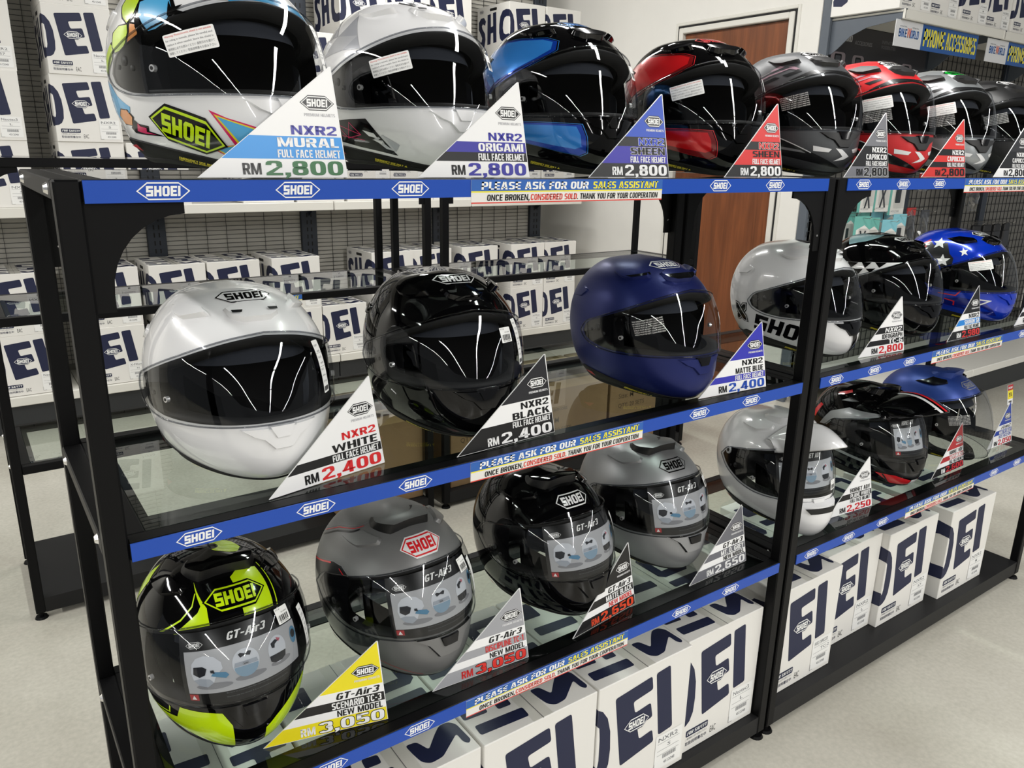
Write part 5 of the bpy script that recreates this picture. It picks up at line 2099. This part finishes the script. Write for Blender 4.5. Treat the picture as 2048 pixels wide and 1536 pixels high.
price_tag((1.565, .026), (1.750, .026), tz, '#d6342f', (CW, CK), [(CK, 'NXR2', CW, 'nameS'), ('#d6342f', 'CAPRICCIO', CW, 'name'), (CK, 'FULL FACE HELMET', CW, 'sub')],
          ('#d6342f', CK, '2,800', CK, None), 'red and black price card with black figures before the silver helmet')
price_tag((1.882, .026), (2.055, .026), tz, '#2c2d30', (CW, CK), [(CK, 'NXR2', CW, 'nameS'), (CK, 'CAPRICCIO', CW, 'name'), (CK, 'FULL FACE HELMET', CW, 'sub')],
          (CW, CK, '2,800', CK, None), 'black price card with a white bottom band, top shelf right edge')
mz = ZM + .0003
price_tag((.163, .026), (.336, .060), mz, CW, (CW, CK), [(CW, 'NXR2', '#d8252a', 'wide'), (CW, 'WHITE', CK, 'name'), (CK, 'FULL FACE HELMET', CW, 'sub')],
          (CW, CK, '2,400', '#dc2a2e', None), 'white price card with red figures beside the plain white helmet')
price_tag((.430, .022), (.613, .032), mz, '#26262a', (CW, CK), [(CW, 'NXR2', CK, 'wide'), (CW, 'BLACK', CK, 'name'), (CK, 'FULL FACE HELMET', CW, 'sub')],
          (CK, CW, '2,400', CW, None), 'black price card with white figures beside the middle shelf black helmet')
price_tag((.937, .030), (1.110, .017), mz, '#3a3bb2', (CW, CK), [(CW, 'NXR2', CK, 'wide'), (CW, 'MATTE BLUE', CK, 'name'), ('#3a3bb2', 'FULL FACE HELMET', CW, 'sub')],
          (CW, CK, '2,400', '#2350b4', None), 'blue and white price card with blue figures beside the matte blue helmet')
price_tag((1.470, .050), (1.630, .036), mz, CW, (CW, CK), [(CK, 'NXR2', CW, 'it'), (CW, 'IDEOGRAPH', CK, 'name'), (CK, 'TC-6', CW, 'nameS')],
          (CW, CK, '2,800', '#d3282e', None), 'white and black striped price card before the triangle band helmet')
price_tag((1.808, .028), (1.968, .026), mz, CK, (CW, CK), [(CW, 'NXR2', CK, 'nameS'), ('#2a86d8', 'SHAKIN SB', CW, 'name'), (CW, 'FULL FACE HELMET', CK, 'sub')],
          (CK, CW, '2,980', '#d83a3a', None), 'black price card with a blue band before the starred helmet')
price_tag((2.165, .030), (2.335, .030), mz, CW, (CW, CK), [(CW, 'NXR2', CK, 'nameS'), (CW, 'ZORK', CK, 'name'), (CK, 'FULL FACE HELMET', CW, 'sub')],
          (CW, CK, '2,800', '#d3282e', None), 'white price card barely showing at the middle shelf right edge')
lz = ZL + .0003
price_tag((.142, .070), (.314, .028), lz, '#f0e020', (CW, CK), [(CW, 'GT-Air3', CK, 'gt'), (CK, 'SCENARIO TC-3', CW, 'name'), (CW, 'NEW MODEL', CK, 'nm')],
          ('#f0e020', CW, '3,050', CW, CK), 'yellow price card beside the black and lime helmet')
price_tag((.398, .044), (.575, .032), lz, '#a2a3a8', (CW, CK), [(CW, 'GT-Air3', CK, 'gt'), ('#a2a3a8', 'DISCIPLINE TC-1', '#cf3434', 'name'), (CW, 'NEW MODEL', CK, 'nm')],
          ('#a2a3a8', '#cf3434', '3,050', '#e03a33', CK), 'light grey price card with red figures beside the charcoal helmet')
price_tag((.669, .030), (.838, .052), lz, CK, (CW, CK), [(CW, 'GT-Air3', CK, 'gt'), (CK, 'MATTE BLACK', CW, 'name'), (CW, 'NEW MODEL', '#d8352d', 'nm')],
          (CK, '#e0502f', '2,650', '#e8502f', None), 'black price card with orange red figures on the low shelf')
price_tag((.970, .038), (1.147, .043), lz, '#6c6d74', (CW, CK), [(CW, 'GT-Air3', CK, 'gt'), ('#6c6d74', 'MT. D. GREY', CW, 'name'), (CW, 'NEW MODEL', CK, 'nm')],
          ('#6c6d74', CW, '2,650', CW, None), 'dark grey price card with white figures beside the plain grey helmet')
price_tag((1.464, .066), (1.627, .050), lz, CW, (CW, CK), [(CW, 'HORNET ADV', CK, 'name'), (CK, 'PLANE WHITE', CW, 'name'), (CW, 'FULL FACE HELMET', CK, 'sub')],
          (CW, CK, '2,250', '#d12430', None), 'white price card with red figures beside the white adventure helmet')
price_tag((1.914, .054), (2.090, .056), lz, '#b01f28', (CW, CK), [(CW, 'HORNET ADV', CK, 'name'), ('#b01f28', 'SOVEREIGN', CW, 'name'), (CW, 'FULL FACE HELMET', CK, 'sub')],
          (CK, CW, '2,600', '#c9323a', None), 'dark red and black price card before the blue open face helmet')
price_tag((2.275, .078), (2.425, .076), lz, '#2c46a4', (CW, CK), [(CW, 'J-Cruise2', CK, 'it'), ('#2c46a4', 'MATTE BLUE', CW, 'name'), (CW, 'ECE R22.05', '#2c46a4', 'sub')],
          (CW, CK, '2,050', '#cf3540', None), 'blue and white price card topped by a red and yellow flag', promo=(.118, .032, .060))
# ------------------------------------------------------------------ accessory shelving on the partition
AY, AB = 1.20, 1.60                # shelf front, back panel face
SLG = mat('slate_grey_steel', srgb('#5b626b'), .45, noise=.1, nscale=40)
acc = empty('gondola_shelving', (3.42, 1.60, 0))
tag(acc, 'slate grey accessory shelving with wire mesh back and signs, far right', 'shelving')


def ax(x):
    return x - 3.42


def ay(y):
    return y - 1.60


b = MB()
b.box((ax(3.405), ay(1.555), 0), (ax(3.425), ay(1.60), 2.9), SLG, .002)
b.box((ax(3.425), ay(1.575), 0), (ax(3.465), ay(1.60), 2.9), SLG, .002)
for k in range(60):
    z = .2 + k * .045
    for dx in (.012, .028):
        b.box((ax(3.425 + dx - .004), ay(1.5735), z), (ax(3.425 + dx + .004), ay(1.5755), z + .026), GAP)
b.build('upright', acc)
for ux in (4.36, 5.30, 6.24):
    b = MB()
    b.box((ax(ux - .03), ay(1.575), 0), (ax(ux + .03), ay(1.60), 2.9), SLATE, .002)
    b.build('upright', acc)
DPANEL = mat('dim_back_panel', srgb('#6f6d68'), .6)
for x0, x1 in ((3.465, 4.33), (4.39, 5.27), (5.33, 6.2)):
    b = MB()
    b.box((ax(x0), ay(1.60), .12), (ax(x1), ay(1.615), 2.4), DPANEL)
    b.build('back_panel', acc)
    b = MB()
    n = 17
    for i in range(n + 1):
        x = x0 + (x1 - x0) * i / n
        b.box((ax(x - .0013), ay(1.588), .15), (ax(x + .0013), ay(1.592), 1.83), WIRE)
    for i in range(34):
        z = .15 + .05 * i
        b.box((ax(x0), ay(1.592), z - .0013), (ax(x1), ay(1.596), z + .0013), WIRE)
    b.build('wire_mesh', acc)
SZ = 1.895
for x0, x1 in ((3.425, 4.34), (4.345, 5.28), (5.285, 6.2)):
    b = MB()
    b.box((ax(x0), ay(AY), SZ - .042), (ax(x1), ay(AY + .012), SZ), SHELFW, .003)
    b.box((ax(x0), ay(AY + .012), SZ - .012), (ax(x1), ay(1.575), SZ - .004), SHELFW)
    b.build('upper_shelf', acc)
    b = MB()
    b.box((ax(x0), ay(1.04), .128), (ax(x1), ay(1.052), .170), SHELFW, .003)
    b.box((ax(x0), ay(1.052), .158), (ax(x1), ay(1.575), .166), SHELFW)
    b.build('base_shelf', acc)
    b = MB()
    b.box((ax(x0), ay(1.07), 0), (ax(x1), ay(1.085), .127), KICK)
    b.build('kickboard', acc)
for bx in (3.428, 4.36, 5.30):
    b = MB()
    pts = [(0, 0), (-.375, 0), (-.375, -.035), (-.33, -.040), (-.20, -.055), (-.12, -.085), (-.06, -.135), (-.03, -.155), (0, -.155)]
    b.prism(pts, lambda u, v, t, bx=bx: (ax(bx) + t, ay(1.575) + u, SZ - .004 + v), SLG, 0, .004)
    b.box((ax(bx), ay(1.20), SZ - .006), (ax(bx + .012), ay(1.575), SZ), SLG)
    b.build('shelf_bracket', acc)

# cartons on top of this shelving
GA = 'cartons on the accessory shelf'
for i in range(9):
    x = 3.40 + i * .262
    carton(x, AY + .018 + (i % 2) * .012, SZ, 'white carton %s from the left on the high accessory shelf' % ORD[i], GA)


def hang_sign(x0, label):
    g = empty('hanging_sign', (x0, AY + .02, SZ - .043))
    tag(g, label, 'sign', 'signs under the accessory shelf')
    b = MB()
    b.box((0, 0, -.108), (.222, .003, 0), I('#d9dadc'))
    A = lay(text_art('BIKE', .030, -.068, .066, .034, I('#1d5fa8'), .01), 0)
    A += lay(text_art('W', .098, -.068, .030, .040, I('#dd5a2e'), .01), 0)
    A += lay(text_art('ORLD', .126, -.068, .070, .034, I('#1d5fa8'), .01), 0)
    A += lay(text_art('INTERNATIONAL', .034, -.028, .058, .006, I('#6b7077'), 0), 0)
    A += lay(text_art('DISTRIBUTION', .136, -.028, .052, .006, I('#6b7077'), 0), 0)
    put(b, A, (0, 0, 0), (1, 0, 0), (0, 0, 1))
    tag(b.build('shop_name_panel', g), 'pale grey panel')
    b = MB()
    b.box((.222, 0, -.108), (.74, .003, 0), I('#1c5296'))
    A = lay(text_art('PHONE', .240, -.090, .185, .074, I('#e4d83a'), .015), 0)
    A += lay(text_art('ACCESSORIES', .440, -.090, .285, .074, I('#e4d83a'), .015), 0)
    put(b, A, (0, 0, 0), (1, 0, 0), (0, 0, 1))
    tag(b.build('department_panel', g), 'blue panel with yellow capitals')
    b = MB()
    for hx in (.03, .70):
        b.cyl((hx, .0015, 0), (hx, .0015, .0012), .003, STEEL, 8)
    b.build('clip', g)


hang_sign(3.40, 'blue and yellow phone accessories sign, left of the two')
hang_sign(4.235, 'blue and yellow phone accessories sign cut by the photo edge')

# dark poster board with pictured gadgets
b = MB()
b.box((0, 0, 0), (.86, .004, .34), I('#3a393d'))
A = lay(text_art('X-GUARD', .010, .270, .150, .030, I('#c9c9cc'), .012), 0)
A += lay(text_art('ACCESSORIES', .185, .262, .150, .018, I('#8f8f94'), .006), 0)
A += lay(text_art('INFINITE', .42, .285, .10, .016, I('#77777c'), .006), 0)
A += lay(text_art('POSSIBILITIES', .42, .262, .13, .016, I('#77777c'), .006), 0)
for (cx, cz, w, h) in ((.06, .17, .06, .08), (.23, .16, .05, .09), (.50, .15, .07, .10), (.68, .16, .05, .08)):
    A += lay(poly_art(rpoly([(cx - w, cz - h), (cx + w, cz - h), (cx + w, cz + h * .6), (cx - w, cz + h * .6)], .02), I('#8d8389')), 0)
    A += lay(poly_art(rpoly([(cx - w * .5, cz - h * .6), (cx + w * .5, cz - h * .6), (cx + w * .5, cz + h * .5), (cx - w * .5, cz + h * .5)], .01), I('#141416')), 1)
    A += lay(poly_art(rpoly([(cx - w * .35, cz - h * .1), (cx + w * .35, cz - h * .1), (cx + w * .35, cz + h * .4), (cx - w * .35, cz + h * .4)], .006), I('#4a4c52')), 2)
put(b, A, (0, 0, 0), (1, 0, 0), (0, 0, 1))
o = b.build('poster_board')
o.location = (3.47, 1.572, 1.54)
tag(o, 'dark poster board with pictured phone gadgets on the accessory shelving', 'poster')

TEALC, AQUA = '#6fb8ad', '#86c7d4'
CLR = clear_mat('clear_blister', (.93, .93, .93), 1.45, .12, 1.6)


def blister(x, y, z, w, h, col, art, label, tilt=0.0):
    """carded accessory on a wire hook: backing card, clear blister, product"""
    r = empty('blister_pack', (x, y, z))
    r.rotation_euler = (0, 0, tilt)
    tag(r, label, 'packaged accessory', 'carded phone accessories')
    b = MB()
    b.box((-w / 2, 0, -h), (w / 2, .0015, 0), I(col), 0)
    A = lay(poly_art([(-w * .34, -h), (w * .5, -h), (w * .5, -h * .34), (w * .14, -h * .22), (-w * .34, -h * .34)], I('#e6e5e0')), 0)
    if art == 'holder':
        A += lay(poly_art([(-w * .10, -h * .9), (w * .02, -h * .62), (-w * .12, -h * .36), (-w * .02, -h * .36), (w * .09, -h * .56), (w * .2, -h * .36), (w * .3, -h * .36), (w * .16, -h * .62), (w * .30, -h * .9), (w * .2, -h * .9), (w * .09, -h * .68), (0, -h * .9)], I('#3a3d44')), 1)
    elif art == 'phone':
        A += lay(poly_art(rpoly([(-w * .12, -h * .72), (w * .22, -h * .72), (w * .22, -h * .36), (-w * .12, -h * .36)], .006), I('#30333a')), 1)
    else:
        A += lay(poly_art(rpoly([(-w * .16, -h * .78), (w * .26, -h * .78), (w * .26, -h * .70), (w * .06, -h * .70), (w * .06, -h * .42), (-w * .16, -h * .42)], .004), I('#33363c')), 1)
    A += lay(text_art('HOLDER', -w * .28, -h * .94, w * .5, h * .05, I('#7b8085'), 0), 1)
    put(b, A, (0, 0, 0), (1, 0, 0), (0, 0, 1))
    b.build('backing_card', r)
    b = MB()
    b.box((-w * .22, -.022, -h * .84), (w * .34, -.0006, -h * .30), CLR, .004)
    b.build('clear_blister', r)
    b = MB()
    b.tube([(0, 1.59 - y, -.008), (0, -.05, -.008), (0, -.06, .0)], .0022, STEEL, 6)
    b.build('hook', r)
    return r


i = 0
rows = [(3.73, 1.20, .115, .20), (3.87, 1.21, .12, .21), (4.02, 1.20, .125, .22)]
wh = ['left', 'middle', 'right']
for k, (x, z, w, h) in enumerate(rows):
    blister(x, 1.44, z, w, h, TEALC, ['holder', 'holder', 'phone'][k], 'teal and white carded accessory, %s of the upper hanging row' % wh[k], -.15)
for k in range(4):
    x = 3.66 + .128 * k
    blister(x, 1.40 + .02 * (k % 2), .985 - .012 * (k % 3), .098, .20, TEALC if k < 2 else AQUA, ['holder', 'clamp', 'clamp', 'phone'][k],
            '%s carded accessory, %s from the left of the lower hanging row' % ('teal' if k < 2 else 'aqua blue', ORD[k]), -.32 + .12 * (k % 2))
for k in range(4):
    x = 3.70 + .128 * k
    blister(x, 1.50, 1.0 + .015 * (k % 2), .098, .20, TEALC if k < 2 else AQUA, ['clamp', 'holder', 'phone', 'clamp'][k],
            '%s carded accessory hanging behind the %s card of the lower row' % ('teal' if k < 2 else 'aqua blue', ORD[k]), -.1)

# crumpled clear bags and dark parts on hooks
CRINKLE = clear_mat('crinkled_bag', (.72, .71, .69), 1.7, .12, 2.6)
PARTM = mat('dark_moulded_part', (.018, .018, .02), .35)


def poly_bag(x, y, z, w, h, label, seed, part='dark'):
    rn = random.Random(seed)
    r = empty('plastic_bag', (x, y, z))
    tag(r, label, 'packaged accessory', 'bagged accessories on hooks')
    b = MB()
    nx, nz = 7, 11
    V = []
    for sgn in (-1, 1):
        for j in range(nz):
            for i_ in range(nx):
                u, v = i_ / (nx - 1), j / (nz - 1)
                bul = .022 * math.sin(math.pi * u) * min(1, 2.2 * v) * (1 - .5 * max(v - .8, 0) / .2)
                V.append(((u - .5) * w * (1 - .25 * (1 - v) ** 2) + rn.uniform(-.003, .003), sgn * (bul + rn.uniform(0, .007) * math.sin(math.pi * u)), -v * h))
    F = []
    n = nx * nz
    for s_ in range(2):
        for j in range(nz - 1):
            for i_ in range(nx - 1):
                a = s_ * n + j * nx + i_
                q = (a, a + nx, a + nx + 1, a + 1)
                F.append(q if s_ == 0 else q[::-1])
    b.add(V, F, CRINKLE)
    b.build('clear_bag', r)
    b = MB()
    for q in range(3):
        cx, cz = rn.uniform(-.2, .2) * w, -h * rn.uniform(.45, .85)
        b.obox(Vector((cx, 0, cz)), Vector((w * rn.uniform(.12, .25), 0, .01)), Vector((0, .009, 0)), Vector((-.006, 0, h * rn.uniform(.08, .16))), PARTM, .004)
    b.build('moulded_part', r)
    b = MB()
    b.box((-w * .36, -.003, -.03), (w * .36, .003, .012), I('#b9332f') if seed % 2 else I('#3d3f44'))
    b.build('header_card', r)
    b = MB()
    b.tube([(0, 1.59 - y, .004), (0, -.05, .004), (0, -.06, .012)], .0022, STEEL, 6)
    b.build('hook', r)


for k, (x, z, w, h, n_) in enumerate([(4.22, 1.00, .12, .26, 'crumpled clear bag of dark parts, leftmost beside the teal cards'),
                                      (4.37, .985, .12, .26, 'crumpled clear bag of dark parts, next right of the leftmost bag'),
                                      (4.30, 1.26, .13, .16, 'clear bag of small dark parts high beside the teal cards'),
                                      (4.74, 1.20, .12, .22, 'red-headed clear bag right of the rear rack post'),
                                      (4.90, 1.18, .12, .20, 'clear bag with dark fitting, second right of the rear rack post')]):
    poly_bag(x, 1.46, z, w, h, n_, 3 + k)

# small chain sets and dark locks at the far right
for k in range(5):
    r = empty('cable_lock', (4.62 + .17 * k, 1.45, 1.56))
    tag(r, 'dark coiled cable lock, %s from the left under the signs' % ORD[k], 'lock', 'cable locks on hooks')
    b = MB()
    pts = []
    for q in range(40):
        t = q / 39 * 4 * math.pi
        pts.append((.042 * math.cos(t), -.012 + .016 * q / 39, -.06 + .05 * math.sin(t)))
    b.tube(pts, .006, mat('amber_cable', srgb('#5b3a22'), .25, 0, .4) if k in (0, 1) else PARTM, 7)
    b.build('coil', r, smooth=True)
    b = MB()
    b.box((-.022, -.014, -.155), (.022, .010, -.10), PARTM, .004)
    b.build('lock_body', r)
    b = MB()
    b.box((-.03, -.004, -.012), (.03, .0, .035), I('#c9cacd'))
    b.build('header_card', r)
    b = MB()
    b.tube([(0, .14, -.004), (0, -.05, -.004), (0, -.06, .008)], .0022, STEEL, 6)
    b.build('hook', r)
for k in range(7):
    r = empty('riding_glove', (4.95 + .13 * (k % 4), 1.44 - .02 * (k // 4), .90 - .26 * (k // 4)))
    r.rotation_euler = (0, 0, -.2 + .07 * k)
    tag(r, 'black glove on a hook, %s in the far right dark rows' % ORD[k], 'glove', 'dark gloves on hooks')
    b = MB()
    b.obox(Vector((0, 0, -.10)), Vector((.042, 0, 0)), Vector((0, .014, 0)), Vector((0, 0, .055)), PARTM, .008)
    for q in range(4):
        b.obox(Vector((-.031 + .021 * q, 0, -.185 - .008 * (q in (1, 2)))), Vector((.009, 0, 0)), Vector((0, .010, 0)), Vector((0, 0, .038)), PARTM, .004)
    b.obox(Vector((.052, 0, -.125)), Vector((.009, 0, .006)), Vector((0, .010, 0)), Vector((.012, 0, -.034)), PARTM, .004)
    b.build('hand', r)
    b = MB()
    b.obox(Vector((0, 0, -.03)), Vector((.036, 0, 0)), Vector((0, .012, 0)), Vector((0, 0, .024)), MATTBLK, .006)
    b.build('cuff', r)
    b = MB()
    b.tube([(0, .13, .0), (0, -.04, .0), (0, -.05, .01)], .0022, STEEL, 6)
    b.build('hook', r)
